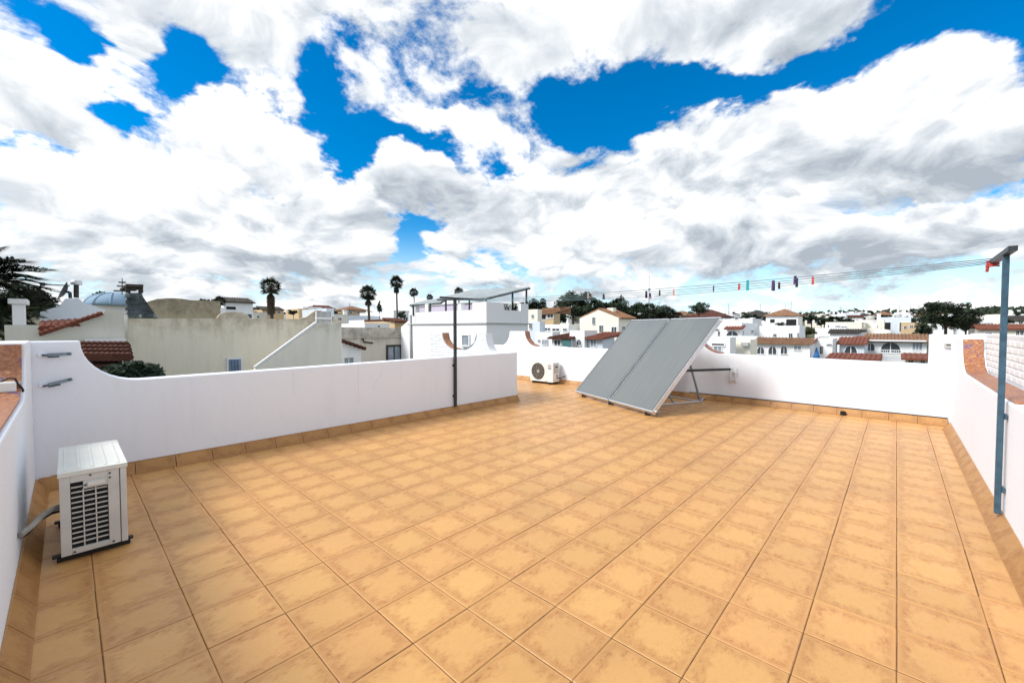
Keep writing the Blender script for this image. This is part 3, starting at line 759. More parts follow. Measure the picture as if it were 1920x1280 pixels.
# ---- solar water collectors on their frame
BL, BR_ = Vector((7.808, 5.307, 0.10)), Vector((6.721, 3.011, 0.10))
E1 = (BR_-BL); WP = E1.length; E1.normalize()
UPV = Vector((1.394, -0.660, 1.625)); LP = UPV.length; UPV.normalize()
NP = E1.cross(UPV); NP = -NP if NP.z < 0 else NP
def pp(s, t, n=0.0): return BL+E1*s+UPV*t+NP*n
GAP = 0.05; PW = (WP-GAP)/2; TH = 0.085
sol_names = ('left solar water collector, a tilted grey glass panel on the terrace floor', 'right solar water collector, a tilted grey glass panel with a bright aluminium side')
for k in range(2):
    s0 = k*(PW+GAP)
    col = thing('solar_collector', sol_names[k], 'solar collector', pp(s0+PW/2, 0, -TH), 'pair of solar collectors')
    c = MB(); w = 0.022
    def slab(s_a, s_b, t_a, t_b, n_a, n_b):
        return (pp((s_a+s_b)/2, (t_a+t_b)/2, (n_a+n_b)/2), E1*(s_b-s_a)/2, UPV*(t_b-t_a)/2, NP*(n_b-n_a)/2)
    MB().obox(*slab(s0+w, s0+PW-w, w, LP-w, -TH+0.004, -0.016)).build('case', 'alu', col)
    gp = [pp(s0+w, w, -0.012), pp(s0+PW-w, w, -0.012), pp(s0+PW-w, LP-w, -0.012), pp(s0+w, LP-w, -0.012)]
    MB().poly(gp, uv=[(0, 0), (1, 0), (1, 1), (0, 1)]).build('glass', 'collector', col)
    for a in ((s0, s0+w, 0, LP), (s0+PW-w, s0+PW, 0, LP)):
        MB().obox(*slab(*a, -TH, 0)).build('frame_side', 'alu', col, bevel=0.003)
    for a in ((s0+w, s0+PW-w, 0, w), (s0+w, s0+PW-w, LP-w, LP)):
        MB().obox(*slab(*a, -TH, 0)).build('frame_end', 'alu', col, bevel=0.003)
    for s_ in (s0+0.012, s0+PW-0.012):
        MB().obox(*slab(s_-0.005, s_+0.005, w, LP-w, 0, 0.004)).build('gasket', 'black', col)
    for t in (0.05, LP-0.05):
        for s_, e in ((s0, -0.045), (s0+PW, 0.045)):
            if (k == 0 and s_ > s0) or (k == 1 and s_ == s0): e *= 0.5
            MB().tube([pp(s_, t, -TH/2), pp(s_+e, t, -TH/2)], 0.014, 8).build('pipe_stub', 'plasticwhite', col)
st = thing('collector_stand', 'galvanised steel stand of legs and floor rails under the tilted solar collectors', 'stand', (8.2, 3.7, 0))
def leg(p, q, w=0.035, nm='leg', m='alu'): return MB().bar(p, q, w, w).build(nm, m, st, bevel=0.003)
OUT = Vector((UPV.x, UPV.y, 0)).normalized(); bk = []
for s_, run in ((0.55, 1.66), (1.72, 1.82)):
    base = pp(s_, 0.06, -TH-0.02); foot = Vector((base.x, base.y, 0.025)); back = foot+OUT*run; bk.append(back)
    leg(foot, back, 0.032, 'floor_rail'); leg(back, pp(s_, 1.95, -TH-0.02), 0.032, 'leg', 'steel')
    leg(foot+OUT*run*0.62, pp(s_, 0.95, -TH-0.02), 0.026, 'brace', 'steel')
    leg(pp(s_, 0.02, -TH-0.02), pp(s_, LP-0.05, -TH-0.02), 0.036, 'rafter')
    MB().box(back.x-0.05, back.x+0.05, back.y-0.05, back.y+0.05, 0.002, 0.011).build('base_plate', 'alu', st)
leg(pp(-0.02, 0.07, -TH-0.03), pp(WP+0.03, 0.07, -TH-0.03), 0.032, 'cross_rail', 'steel')
leg(pp(0, LP-0.2, -TH-0.055), pp(WP, LP-0.2, -TH-0.055), 0.036, 'cross_rail')
leg(bk[1]+(bk[1]-bk[0])*0.04, bk[0], 0.028, 'floor_rail')
leg(bk[1], bk[1]+Vector((0.42, 0.05, 0.02)), 0.03, 'floor_rail')
for s_ in (0.25, 1.25, WP-0.2):
    q = pp(s_, 0.04, -TH); MB().box(q.x-0.04, q.x+0.04, q.y-0.04, q.y+0.04, 0.002, max(0.02, q.z-0.012)).build('foot', 'black', st)
# pipe from the collectors to the wall
pa = pp(WP-0.22, 1.02, -TH-0.05); pb = on_x(1370, 692, XB-0.05)
pw = thing('water_pipe', 'black water pipe running level from the solar collector to a white downpipe', 'pipe', (pb.x, pb.y, 0.4))
MB().tube([pa, pa+Vector((0.15, -0.06, -0.002)), pb+Vector((-0.03, 0.02, 0)), pb], 0.024, 10).build('pipe', 'black', pw)
MB().tube([pb+Vector((0, 0, 0.03)), (pb.x, pb.y, 0.40)], 0.022, 10).tube([pb+Vector((0, 0, 0.02)), pb+Vector((0.05, 0, 0.02))], 0.02, 8).build('downpipe', 'plasticwhite', pw)
MB().tube([pb+Vector((0.01, -0.09, 0.05)), (pb.x+0.01, pb.y-0.09, 0.40)], 0.014, 8).build('downpipe', 'plasticwhite', pw)
for z in (0.62, 0.46): MB().box(pb.x-0.02, XB-0.001, pb.y-0.105, pb.y+0.025, z-0.004, z+0.004).build('pipe_clip', 'plasticwhite', pw)

# ---- clothesline posts and lines
def post(name, label, x, y, side, ztop, xa, xb, mat, w):
    t = thing(name, label, 'clothesline post', (x, y, 0.1), 'clothesline posts')
    MB().box(x-w/2, x+w/2, y-w/2, y+w/2, 0.113, ztop).build('post', mat, t, bevel=0.004)
    b = MB().box(xa, xb, y-0.022, y+0.022, ztop+0.001, ztop+0.036)
    b.build('cross_bar', 'darksteel', t)
    for z in (0.30, 0.85): MB().box(x-w*0.9, x+w*0.9, y+side*w/2, y+side*(w/2+0.012), z-0.02, z+0.02).build('wall_clip', mat, t)
    return t
p1 = post('clothesline_post', 'tall blue-grey square clothesline post with a dark cross bar, against the right parapet', 4.75, YR+0.036, -1, 2.045, 4.50, 5.40, 'poststeel', 0.034)
p2 = post('clothesline_post', 'thin black clothesline post standing against the long left parapet', 4.745, YL-0.030, 1, 2.03, 4.42, 5.42, 'darksteel', 0.045)
b = MB()
for k in range(3): b.tube([(5.26+0.03*math.cos(t*1.2), YR+0.045+0.036*math.sin(t*1.2), 2.045+0.024*math.cos(t*0.9+k)) for t in range(7)], 0.007, 6)
b.bar((5.24, YR+0.07, 2.05), (5.26, YR+0.075, 1.98), 0.014, 0.018)
o = b.build('rope_knot', 'red', origin=(5.26, YR+0.05, 2.0)); tag(o, 'red rope knot and peg tied on the cross bar of the blue-grey post', 'rope')
XS = (4.98, 5.11, 5.23, 5.35); ya, yb = YR+0.075, YL-0.06
def line_z(y, k): t = (y-ya)/(yb-ya); return 2.055+(2.03-2.055)*t-(0.05+0.018*k)*4*t*(1-t)
LL = ('nearest to the camera', 'second from the camera', 'third from the camera', 'farthest from the camera')
for k, x in enumerate(XS):
    o = MB().tube([(x, ya+(yb-ya)*i/30, line_z(ya+(yb-ya)*i/30, k)) for i in range(31)], 0.0032, 6).build('clothesline', 'line', origin=(x, 2.5, 2.0))
    tag(o, 'thin plastic clothesline across the terrace, '+LL[k]+' of the four', 'clothesline', 'four parallel clotheslines')
PEGS = [(1103, 'pink', 0, 1, 'faded pink peg, first from the left end of the row'), (1132, 'blackplastic', 1, 1, 'black peg next to the pink one at the left end'), (1165, 'blackplastic', 2, 0.8, 'black peg above the low dark trees, third from the left'),
        (1212, 'blackplastic', 1, 1.2, 'black peg of a close pair beside the distant mast'), (1219, 'purple', 2, 1.0, 'dark purple peg of a close pair beside the distant mast'), (1237, 'blackplastic', 1, 0.9, 'black peg just right of the distant mast'),
        (1263, 'pink', 1, 1.0, 'pale pink peg above the right end of the dark trees'), (1338, 'purple', 1, 0.9, 'small dark peg above the top corner of the right solar collector'), (1386, 'red', 1, 0.9, 'red peg beside the long teal one'),
        (1402, 'tealplastic', 0, 1.5, 'long teal peg, the biggest on the line'), (1450, 'purple', 1, 1.5, 'large dark purple peg right of the teal one'), (1461, 'blackplastic', 2, 0.9, 'small dark peg close beside the large purple one'),
        (1491, 'purple', 0, 1.1, 'upper purple peg of a touching pair'), (1494, 'blackplastic', 1, 1.2, 'lower dark peg of a touching pair'), (1524, 'red', 1, 1.0, 'red peg at the right end of the row')]
for px, m_, k, s_, lab in PEGS:
    x = XS[k]; y = on_x(px, 530, x).y; z = line_z(y, k)
    t = thing('clothes_peg', lab+', clipped on a clothesline', 'clothes peg', (x, y, z-0.03), 'clothes pegs on the lines')
    tw = rnd.uniform(-0.9, 0.9)
    for e in (-1, 1):
        a = Vector((math.cos(tw), math.sin(tw), 0))*0.006*e; c = Vector((math.cos(tw), math.sin(tw), 0))*0.013*e
        MB().bar(Vector((x, y, z+0.016))+a, Vector((x, y, z-0.062*s_))+c*0.9, 0.013*s_, 0.007).build('jaw', m_, t)
    MB().tube([(x-0.008*math.sin(tw), y+0.008*math.cos(tw), z-0.018), (x+0.008*math.sin(tw), y-0.008*math.cos(tw), z-0.018)], 0.006, 8).build('spring', 'steel', t)

# ---- two steel brackets on the left parapet
for k, (zc, slope) in enumerate(((1.262, 0.0), (0.985, 0.035))):
    t = thing('wall_bracket', ('upper' if k == 0 else 'lower')+' of the two steel brackets fixed to the white wall in the left corner', 'bracket', (-0.06, YL, zc), 'steel brackets on the wall')
    y = YL-0.055
    b = MB().bar((-0.125, y, zc-0.002), (0.03, y-0.004, zc+0.004+slope), 0.010, 0.030); b.build('arm', 'steel', t, bevel=0.002)
    MB().bar((-0.155, YL-0.02, zc-0.004-slope*0.3), (-0.115, y, zc-0.006), 0.016, 0.014).build('pivot', 'darksteel', t)
    MB().bar((-0.125, y+0.008, zc-0.018), (-0.048, y+0.008, zc-0.016+slope*0.4), 0.014, 0.020).build('hook', 'darksteel', t, bevel=0.002)
    MB().box(-0.185, -0.130, YL-0.012, YL-0.001, zc-0.022, zc+0.018).build('base_plate', 'white', t, bevel=0.003)
    MB().bar((0.000, y-0.007, zc+0.004+slope*0.85), (0.020, y-0.009, zc+0.004+slope*0.95), 0.003, 0.010).build('slot', 'black', t)
# ---- cable box on the tiled pier at the left edge
t = thing('junction_box', 'white cable box with a looping black cable on the tiled pier at left edge', 'junction box', (-0.33, 5.0, 1.05))
yj = 5.02
MB().box(-0.425, -0.272, yj-0.10, yj-0.03, 1.02, 1.10).build('body', 'plasticwhite', t, bevel=0.010)
MB().box(-0.42, -0.268, yj-0.108, yj-0.10, 1.025, 1.095).build('lid', 'plasticwhite', t, bevel=0.004)
MB().box(-0.41, -0.335, yj-0.09, yj-0.02, 0.90, 0.985).build('lower_box', 'plasticwhite', t, bevel=0.006)
MB().tube([(-0.27, yj-0.05, 1.07), (-0.245, yj-0.06, 1.09)], 0.010, 8).build('cable_gland', 'plasticgrey', t)
MB().tube([(-0.36, yj-0.06, 1.095), (-0.31, yj-0.06, 1.125), (-0.275, yj-0.06, 1.12), (-0.262, yj-0.062, 1.075), (-0.25, yj-0.066, 1.06), (-0.238, yj-0.07, 1.035), (-0.237, yj-0.072, 1.0),
           (-0.247, yj-0.074, 0.96), (-0.270, yj-0.075, 0.925), (-0.305, yj-0.074, 0.905), (-0.338, yj-0.07, 0.895), (-0.345, yj-0.06, 0.87)], 0.0065, 8).build('cable', 'black', t)
# ---- little vent box on the back pier
pv = on_x(1778, 647, XB)
t = thing('vent_box', 'small grey vent box on the white pier at the right end of the back wall', 'vent box', (XB, pv.y, pv.z))
MB().box(XB-0.035, XB-0.001, pv.y-0.045, pv.y+0.045, pv.z-0.045, pv.z+0.035).build('body', 'plasticgrey', t, bevel=0.006)
MB().box(XB-0.040, XB-0.035, pv.y-0.022, pv.y+0.022, pv.z-0.004, pv.z+0.012).build('slot', 'black', t)
# drain spout through the skirting of the back wall
pd = on_z(1577, 779, 0.05)
o = MB().tube([(XB-0.06, pd.y, 0.05), (XB-0.12, pd.y, 0.045)], 0.028, 10).box(XB-0.10, XB-0.085, pd.y-0.04, pd.y+0.04, 0.004, 0.07).build('drain_spout', 'black', origin=(XB-0.1, pd.y, 0.0))
tag(o, 'small black drain outlet at the foot of the back wall', 'drain')
# ================================================================ THE TOWN BELOW
def ground_z(x, y):
    d = math.hypot(x, y)
    def st(a, b): t = min(max((d-a)/(b-a), 0), 1); return t*t*(3-2*t)
    return -6.0+2.6*st(20, 45)+4.6*st(40, 130)+6.5*st(110, 330)+3*st(300, 800)+0.35*math.sin(x*0.05)*math.cos(y*0.043)*st(30, 80)
b = MB(); rr = [0, 8, 16, 24, 32, 40, 50, 62, 76, 92, 112, 136, 165, 200, 240, 290, 350, 430, 540, 700, 950, 1400, 2200, 3600]
n = 96
for r_ in rr:
    for k in range(n):
        x, y = r_*math.cos(2*math.pi*k/n), r_*math.sin(2*math.pi*k/n); b.v.append(Vector((x, y, ground_z(x, y))))
for i in range(len(rr)-1):
    for k in range(n): b.f.append((i*n+k, (i+1)*n+k, (i+1)*n+(k+1) % n, i*n+(k+1) % n)); b.sm.add(len(b.f)-1)
b.build('ground', 'ground', kind='structure')

def rib_roof(b, e0, e1, r0, r1, t=0.10, pitch=0.24):
    """Sloping roof of half-round clay tiles: eave e0-e1, ridge r0-r1."""
    e0, e1, r0, r1 = map(Vector, (e0, e1, r0, r1))
    nrm = (e1-e0).cross(r0-e0).normalized(); nrm = -nrm if nrm.z < 0 else nrm
    b.prism([e0, e1, r1, r0], -nrm*t)
    n = max(2, int((e1-e0).length/pitch)); h = pitch*0.30
    for k in range(n):
        a, c = k/n, (k+0.62)/n
        def lerp(f): return e0+(e1-e0)*f, r0+(r1-r0)*f
        (p0, q0), (p1, q1) = lerp(a), lerp(c); pm, qm = (p0+p1)/2+nrm*h, (q0+q1)/2+nrm*h
        b.faces([p0, pm, p1, q0, qm, q1], [(0, 1, 4, 3), (1, 2, 5, 4), (0, 2, 1)])
def window(root, axis, face, sgn, a0, a1, z0, z1, style='dark', frame='white_far', bars=1):
    """A framed pane on a wall face; axis 'x' = face of constant X."""
    P = (lambda u, z, o: Vector((face-o, u, z))) if axis == 'x' else (lambda u, z, o: Vector((u, face-o, z)))
    if a0 > a1: a0, a1 = a1, a0
    w, h = a1-a0, z1-z0; fw = min(0.09, w*0.12); out = 0.05
    def bx(m, u0, u1, w0, w1, o0, o1):
        p, q = P(u0, w0, o0), P(u1, w1, o1); m.box(p.x, q.x, p.y, q.y, p.z, q.z)
    f = MB()
    if style == 'arch':
        rad = w/2; zc = max(z0, z1-rad); uc = (a0+a1)/2; n = 10
        arcp = [(uc+rad*math.cos(math.pi*k/n), zc+(z1-zc)*math.sin(math.pi*k/n)) for k in range(n+1)]
        pts = [(a1, z0)]+arcp+[(a0, z0)]
        pane = MB().prism([P(u, z, 0.012) for u, z in pts], P(0, 0, -0.02)-P(0, 0, 0.012))
        for (u0, w0), (u1, w1) in zip(arcp, arcp[1:]): f.bar(P(u0, w0, out/2), P(u1, w1, out/2), fw*0.8, out, up=P(0, 0, 1)-P(0, 0, 0))
        bx(f, a0-fw, a0, z0, zc, 0, out); bx(f, a1, a1+fw, z0, zc, 0, out); bx(f, a0-fw, a1+fw, z0-fw, z0, 0, out*1.6)
        if bars: bx(f, uc-fw*0.3, uc+fw*0.3, z0, z1-0.02, 0.012, 0.03)
        mat = 'glass'
    else:
        pane = MB(); bx(pane, a0, a1, z0, z1, -0.02, 0.012)
        bx(f, a0-fw, a0, z0-fw, z1+fw, 0, out); bx(f, a1, a1+fw, z0-fw, z1+fw, 0, out)
        bx(f, a0, a1, z1, z1+fw, 0, out); bx(f, a0, a1, z0-fw, z0, 0, out*1.6)
        for k in range(bars):
            u = a0+w*(k+1)/(bars+1); bx(f, u-fw*0.3, u+fw*0.3, z0, z1, 0.012, 0.032)
        mat = {'dark': 'glass', 'pale': 'glasspale', 'door': 'glass', 'black': 'darkin'}[style]
    if style == 'grille':
        pass
    o = f.build('window', frame, root); pane.build('pane', mat, o)
    return o
def house(name, label, cat, cpx, d, lpx, rpx, ytop, mat, wins=(), roof=('flat',), group=None, deep=6.0, extra=None):
    """A house from its nearest corner: left face looks down -X, right face looks down -Y."""
    C = at(cpx, ytop, d); X, Y, zt = C
    Y1 = on_x(lpx, ytop, X).y if lpx is not None and lpx < cpx else Y+deep
    X1 = on_y(rpx, ytop, Y).x if rpx is not None and rpx > cpx and rpx < 1660 else X+deep
    zb = min(ground_z(X, Y), ground_z(X1, Y1), ground_z(X, Y1), ground_z(X1, Y))-0.6
    zb = min(zb, zt-3.0)
    r = thing(name, label, cat, (X, Y, zb), group)
    kind = roof[0]
    if kind == 'gable':
        pk = on_x(roof[1], roof[2], X); zl = on_x(lpx, roof[3], X).z
        pr = [(X, Y, zb), (X, Y, zt), (X, pk.y, pk.z), (X, Y1, zl), (X, Y1, zb)]
        MB().prism(pr, (X1-X, 0, 0)).build('wall', mat, r)
        for a, c in (((Y-0.25, zt-0.08), (pk.y, pk.z+0.05)), ((Y1+0.25, zl-0.08), (pk.y, pk.z+0.05))):
            rf = MB(); rib_roof(rf, (X+0.15, a[0], a[1]+0.10), (X1+0.2, a[0], a[1]+0.10), (X+0.15, c[0], c[1]+0.10), (X1+0.2, c[0], c[1]+0.10))
            rf.build('roof', roof[4], r)
    else:
        MB().box(X, X1, Y, Y1, zb, zt).build('wall', mat, r)
    if kind == 'flat':
        h, t = (roof[1] if len(roof) > 1 else 0.22), 0.16
        p = MB(); e = 0.004
        p.box(X-e, X1+e, Y-e, Y+t, zt+0.001, zt+h); p.box(X-e, X1+e, Y1-t, Y1+e, zt+0.001, zt+h)
        p.box(X-e, X+t, Y+t, Y1-t, zt+0.001, zt+h); p.box(X1-t, X1+e, Y+t, Y1-t, zt+0.001, zt+h)
        p.build('parapet', mat, r)
    elif kind == 'lean':                      # slopes down towards the camera side
        ys, rm = roof[1], roof[2]; run = roof[3] if len(roof) > 3 else 2.6
        if lpx is not None and (rpx is None or (cpx-lpx) > (rpx-cpx)):
            zr = on_x((cpx+lpx)/2, ys, X+run).z; rf = MB()
            rib_roof(rf, (X-0.35, Y-0.2, zt-0.02), (X-0.35, Y1+0.2, zt-0.02), (X+run, Y-0.2, zr), (X+run, Y1+0.2, zr))
            rf.box(X+run, X1, Y, Y1, zt, zr-0.12); rf.build('roof', rm, r)
        else:
            zr = on_y((cpx+rpx)/2, ys, Y+run).z; rf = MB()
            rib_roof(rf, (X-0.2, Y-0.35, zt-0.02), (X1+0.2, Y-0.35, zt-0.02), (X-0.2, Y+run, zr), (X1+0.2, Y+run, zr))
            rf.box(X, X1, Y+run, Y1, zt, zr-0.12); rf.build('roof', rm, r)
    elif kind == 'hip':
        h = at(cpx, roof[1], d).z-zt; o = 0.35
        A = [Vector((X-o, Y-o, zt)), Vector((X1+o, Y-o, zt)), Vector((X1+o, Y1+o, zt)), Vector((X-o, Y1+o, zt))]
        m_ = min(X1-X, Y1-Y)/2+o; cx_, cy_ = (X+X1)/2, (Y+Y1)/2
        if (Y1-Y) > (X1-X): T = [Vector((cx_, Y-o+m_, zt+h)), Vector((cx_, Y1+o-m_, zt+h))]; F = [(0, 1, 4), (1, 2, 5, 4), (2, 3, 5), (3, 0, 4, 5)]
        else: T = [Vector((X-o+m_, cy_, zt+h)), Vector((X1+o-m_, cy_, zt+h))]; F = [(0, 1, 5, 4), (1, 2, 5), (2, 3, 4, 5), (3, 0, 4)]
        rf = MB().faces(A+T, F+[(3, 2, 1, 0)]); rf.box(X-o, X1+o, Y-o, Y1+o, zt-0.18, zt-0.003); rf.build('roof', roof[2], r)
    for w in wins:
        fc, px0, py0, px1, py1 = w[:5]; sty = w[5] if len(w) > 5 else 'dark'; bars = w[6] if len(w) > 6 else 1
        if fc == 'L':
            p, q = on_x(px0, py0, X), on_x(px1, py1, X); window(r, 'x', X, -1, p.y, q.y, min(p.z, q.z), max(p.z, q.z), sty, bars=bars)
        else:
            p, q = on_y(px0, py0, Y), on_y(px1, py1, Y); window(r, 'y', Y, -1, p.x, q.x, min(p.z, q.z), max(p.z, q.z), sty, bars=bars)
    if extra: extra(r, X, X1, Y, Y1, zb, zt)
    return r
# ---------------------------------------------------------------- left: the weathered party walls across the street
YW = 15.4
def ypt(px, py, y=None): return on_y(px, py, YW if y is None else y)
def ywall(name, label, cat, pxs, y, thick, mat, zb=-6.5, group=None):
    pts = [on_y(px, py, y) for px, py in pxs]
    r = thing(name, label, cat, (pts[0].x, y, zb), group)
    poly = [(p.x, y, p.z) for p in pts]+[(pts[-1].x, y, zb), (pts[0].x, y, zb)]
    MB().prism(poly, (0, min(thick, 0.12), 0)).build('wall', mat, r)
    if thick > 1.0:
        zt = min(q.z for q in pts)-0.35; MB().box(pts[0].x+0.05, pts[-1].x-0.05, y+0.123, y+thick, zb, zt).build('flat_roofed_body', mat, r)
    return r
bigpts = [(236, 597), (404, 597), (408, 596)]+[(408+22*(1-math.cos(t*math.pi/12)), 596-11*math.sin(t*math.pi/12)) for t in range(1, 7)]+[(446, 585)]+[(446+22*math.sin(t*math.pi/12), 597-12*math.cos(t*math.pi/12)) for t in range(1, 7)]+[(560, 598), (575, 594), (584, 587), (592, 582), (602, 582), (620, 598), (640, 600)]
w1 = ywall('old_house', 'long weathered grey house wall with a stained head and a small blue-barred window', 'house', bigpts, YW, 5.0, 'oldwall')
p, q = ypt(428, 699), ypt(451, 673)
wv = window(w1, 'y', YW, -1, p.x, q.x, p.z, q.z, 'pale', frame='bluegrey', bars=3)
for k in range(3):
    x = p.x+(q.x-p.x)*(k+1)/4; MB().tube([(x, YW-0.06, p.z), (x, YW-0.06, q.z)], 0.014, 6).build('bar', 'blue', wv)
# thin white capping and a downpipe at its left end
MB().tube([ypt(234, 590)+Vector((0, -0.06, 0)), ypt(234, 646)+Vector((0, -0.06, 0))], 0.05, 8).build('downpipe', 'gable', w1)
# the wall with the raking stair edge
YS = YW-1.3
w2 = ywall('old_house', 'pale grey house wall with a white raking stair edge climbing to the right', 'house', [(478, 692), (594, 607), (640, 603)], YS, 1.28, 'oldwall_pale', group=None)
a, c, e = on_y(478, 692, YS), on_y(594, 607, YS), on_y(640, 603, YS)
MB().bar((a.x, YS+0.05, a.z+0.05), (c.x, YS+0.05, c.z+0.05), 0.10, 0.06).build('coping', 'white_far', w2)
for k in range(13):
    px = 594+k*2.2; p = on_y(px, 606, YS+0.9); MB().box(p.x-0.03, p.x+0.03, YS+0.88, YS+0.92, p.z-0.25, p.z+0.42).build('railing_post', 'white_far', w2)
p, q = on_y(592, 598, YS+0.9), on_y(622, 597, YS+0.9); MB().box(p.x, q.x, YS+0.86, YS+0.94, p.z, p.z+0.06).build('handrail', 'white_far', w2)
# recessed house with a dark stained head
YR3 = YW+2.2
w3 = ywall('old_house', 'beige house wall with a dark sooty band along its head and a large dark window', 'house', [(600, 613), (757, 615)], YR3, 5.0, 'oldwall_low')
p, q = on_y(727, 677, YR3), on_y(750, 649, YR3); window(w3, 'y', YR3, -1, p.x, q.x, p.z, q.z, 'pale', frame='roofchar', bars=1)
MB().tube([on_y(679, 634, YR3)-Vector((0, .06, 0)), on_y(681, 641, YR3)-Vector((0, .06, 0)), on_y(698, 643, YR3)-Vector((0, .06, 0))], 0.035, 6).build('drainpipe', 'roofchar', w3)
p, q = on_y(640, 633, YR3), on_y(752, 633, YR3); MB().box(p.x, q.x, YR3-0.05, YR3-0.002, p.z-0.04, p.z).build('ledge', 'oldwall_low', w3)
# lean-to with a little tiled edge
YO = YW-0.6
w4 = ywall('lean_to', 'small pale lean-to with a tile edged slope beside the raking stair wall', 'outbuilding', [(641, 642), (676, 654), (677, 656)], YO, 2.5, 'white_far', -6.5)
p, q = on_y(645, 690, YO), on_y(662, 670, YO); window(w4, 'y', YO, -1, p.x, q.x, p.z, q.z, 'pale', bars=1)
a, c = on_y(641, 642, YO-0.15), on_y(686, 657, YO-0.15)
for k in range(6):
    f0, f1 = k/6, (k+0.92)/6; MB().tube([a+(c-a)*f0+Vector((0, 0, 0.05)), a+(c-a)*f1+Vector((0, 0, 0.07))], 0.07, 7).build('roof_tile', 'roofdark', w4)
# grey gable with a red tiled slope
YG = 13.6
w5 = ywall('old_house', 'plain grey gable wall at the left with red tiles stepping up its slope', 'house', [(8, 609), (73, 609), (73.5, 630), (190, 591), (197, 582), (228, 582), (233, 590)], YG, 4.0, 'gable')
a, c = on_y(73, 630, YG-0.1), on_y(192, 590, YG-0.1)
for k in range(12):
    f0, f1 = k/12, (k+1.12)/12; MB().tube([a+(c-a)*f0+Vector((0, 0, 0.05)), a+(c-a)*f1+Vector((0, 0, 0.03))], 0.055, 8, r2=0.042).build('roof_tile', 'roofred', w5)
for k in range(6):
    p = on_y(80+k*12.5, 606-k*0.8, YG+0.6); q = on_y(80+k*12.5, 616-k*1.2, YG+0.1)
    MB().tube([q+Vector((0, -0.1, -0.02)), p+Vector((0, 0.3, 0.02))], 0.075, 8, r2=0.06).build('roof_tile', 'roofred', w5)
p, q = on_y(75, 606, YG+1.2), on_y(186, 600, YG+1.2)
MB().box(p.x, q.x, YG+1.1, YG+1.4, p.z-0.6, p.z+0.08).build('white_band', 'white_far', w5)
# white curved gable with chimneys behind it
YC = 17.0
def curve(p0, p1, up, n=6): return [(p0[0]+(p1[0]-p0[0])*t/n, p0[1]+(p1[1]-p0[1])*((t/n)**up)) for t in range(n+1)]
w6 = ywall('white_gable', 'white curved chimney gable behind the grey wall at the left', 'house', [(75, 585)]+curve((100, 577), (122, 560), 1.8)+[(147, 559)]+[(147+28*t/6, 559+15*(1-(1-t/6)**1.8)) for t in range(1, 7)]+[(200, 583)], YC, 1.2, 'bluegrey')
p, q = on_y(143, 558, YC+0.5), on_y(143, 526, YC+0.5)
ch = thing('flue_pipe', 'thin dark flue pipe standing on the white curved gable', 'flue', p, None)
MB().tube([p, q], 0.055, 8).build('pipe', 'roofchar', ch); MB().tube([q-Vector((0, 0, 0.12)), q], 0.12, 8).build('cowl', 'alu', ch)
ds = thing('satellite_dish', 'grey satellite dish seen edge-on on the white curved gable', 'satellite dish', on_y(131, 559, YC+0.5))
p = on_y(126, 547, YC+0.5); nrm = Vector((-0.93, 0.05, 0.36)).normalized(); a = nrm.orthogonal().normalized(); c = nrm.cross(a)
b = MB(); k0 = [p+nrm*0.10+(a*math.cos(2*math.pi*k/18)+c*math.sin(2*math.pi*k/18))*0.27 for k in range(18)]; k1 = [p+nrm*0.03+(a*math.cos(2*math.pi*k/18)+c*math.sin(2*math.pi*k/18))*0.15 for k in range(18)]
b.faces(k0+k1+[p], [(k, (k+1) % 18, 18+(k+1) % 18, 18+k) for k in range(18)]+[(18+k, 18+(k+1) % 18, 36) for k in range(18)], smooth=True); b.build('reflector', 'darksteel', ds)
MB().tube([on_y(132, 559, YC+0.5), on_y(131, 549, YC+0.5), p], 0.04, 6).build('mount', 'darksteel', ds)
MB().tube([p+c*0.26, p+nrm*0.5], 0.015, 6).box(p.x+nrm.x*0.5-0.05, p.x+nrm.x*0.5+0.05, p.y+nrm.y*0.5-0.05, p.y+nrm.y*0.5+0.05, p.z+nrm.z*0.5-0.05, p.z+nrm.z*0.5+0.05).build('feed_arm', 'darksteel', ds)
# white capped chimney at far left
YH = 14.9
p, q = on_y(15, 584, YH), on_y(53, 571, YH); z1 = on_y(30, 560, YH).z; zb = -5.0
r = thing('chimney', 'white square chimney with a wider cap, in front of the dark tree at far left', 'chimney', (p.x, YH, zb))
MB().box(p.x+0.06, q.x-0.06, YH, YH+0.5, zb, q.z).build('stack', 'white_far', r); MB().box(p.x, q.x, YH-0.06, YH+0.56, q.z+0.002, z1).build('cap', 'white_far', r, bevel=0.02)
# blue dome, dark stone buttress, tan vault
pc = at(213, 574, 26); rx = (at(250, 574, 26)-at(170, 574, 26)).length/2; h = at(213, 550, 26).z-pc.z
r = thing('domed_house', 'white house with a grey-blue dome behind the grey gable wall', 'house', (pc.x, pc.y, ground_z(pc.x, pc.y)-0.5))
MB().box(pc.x-rx*0.95, pc.x+rx*0.95, pc.y-rx*0.7, pc.y+rx*0.9, ground_z(pc.x, pc.y)-0.5, pc.z-0.002).build('wall', 'white_far', r)
MB().dome(pc, rx, rx, h, 28, 8).build('dome', 'domeblue', r)
for k in range(5):
    t = math.pi*(1.05+0.2*k); MB().tube([pc+Vector((rx*1.003*math.cos(u)*math.cos(t), rx*1.003*math.cos(u)*math.sin(t), h*1.01*math.sin(u))) for u in [i*math.pi/16 for i in range(9)]], 0.05, 5).build('dome_rib', 'domeblue', r)
YD = 20.0
r = ywall('stone_tower', 'dark stone clad chimney tower with a raking right side under a flat slab', 'tower', [(240, 549), (266, 549), (268, 556), (297, 598)], YD, 2.2, 'stone')
bl = random.Random(5)
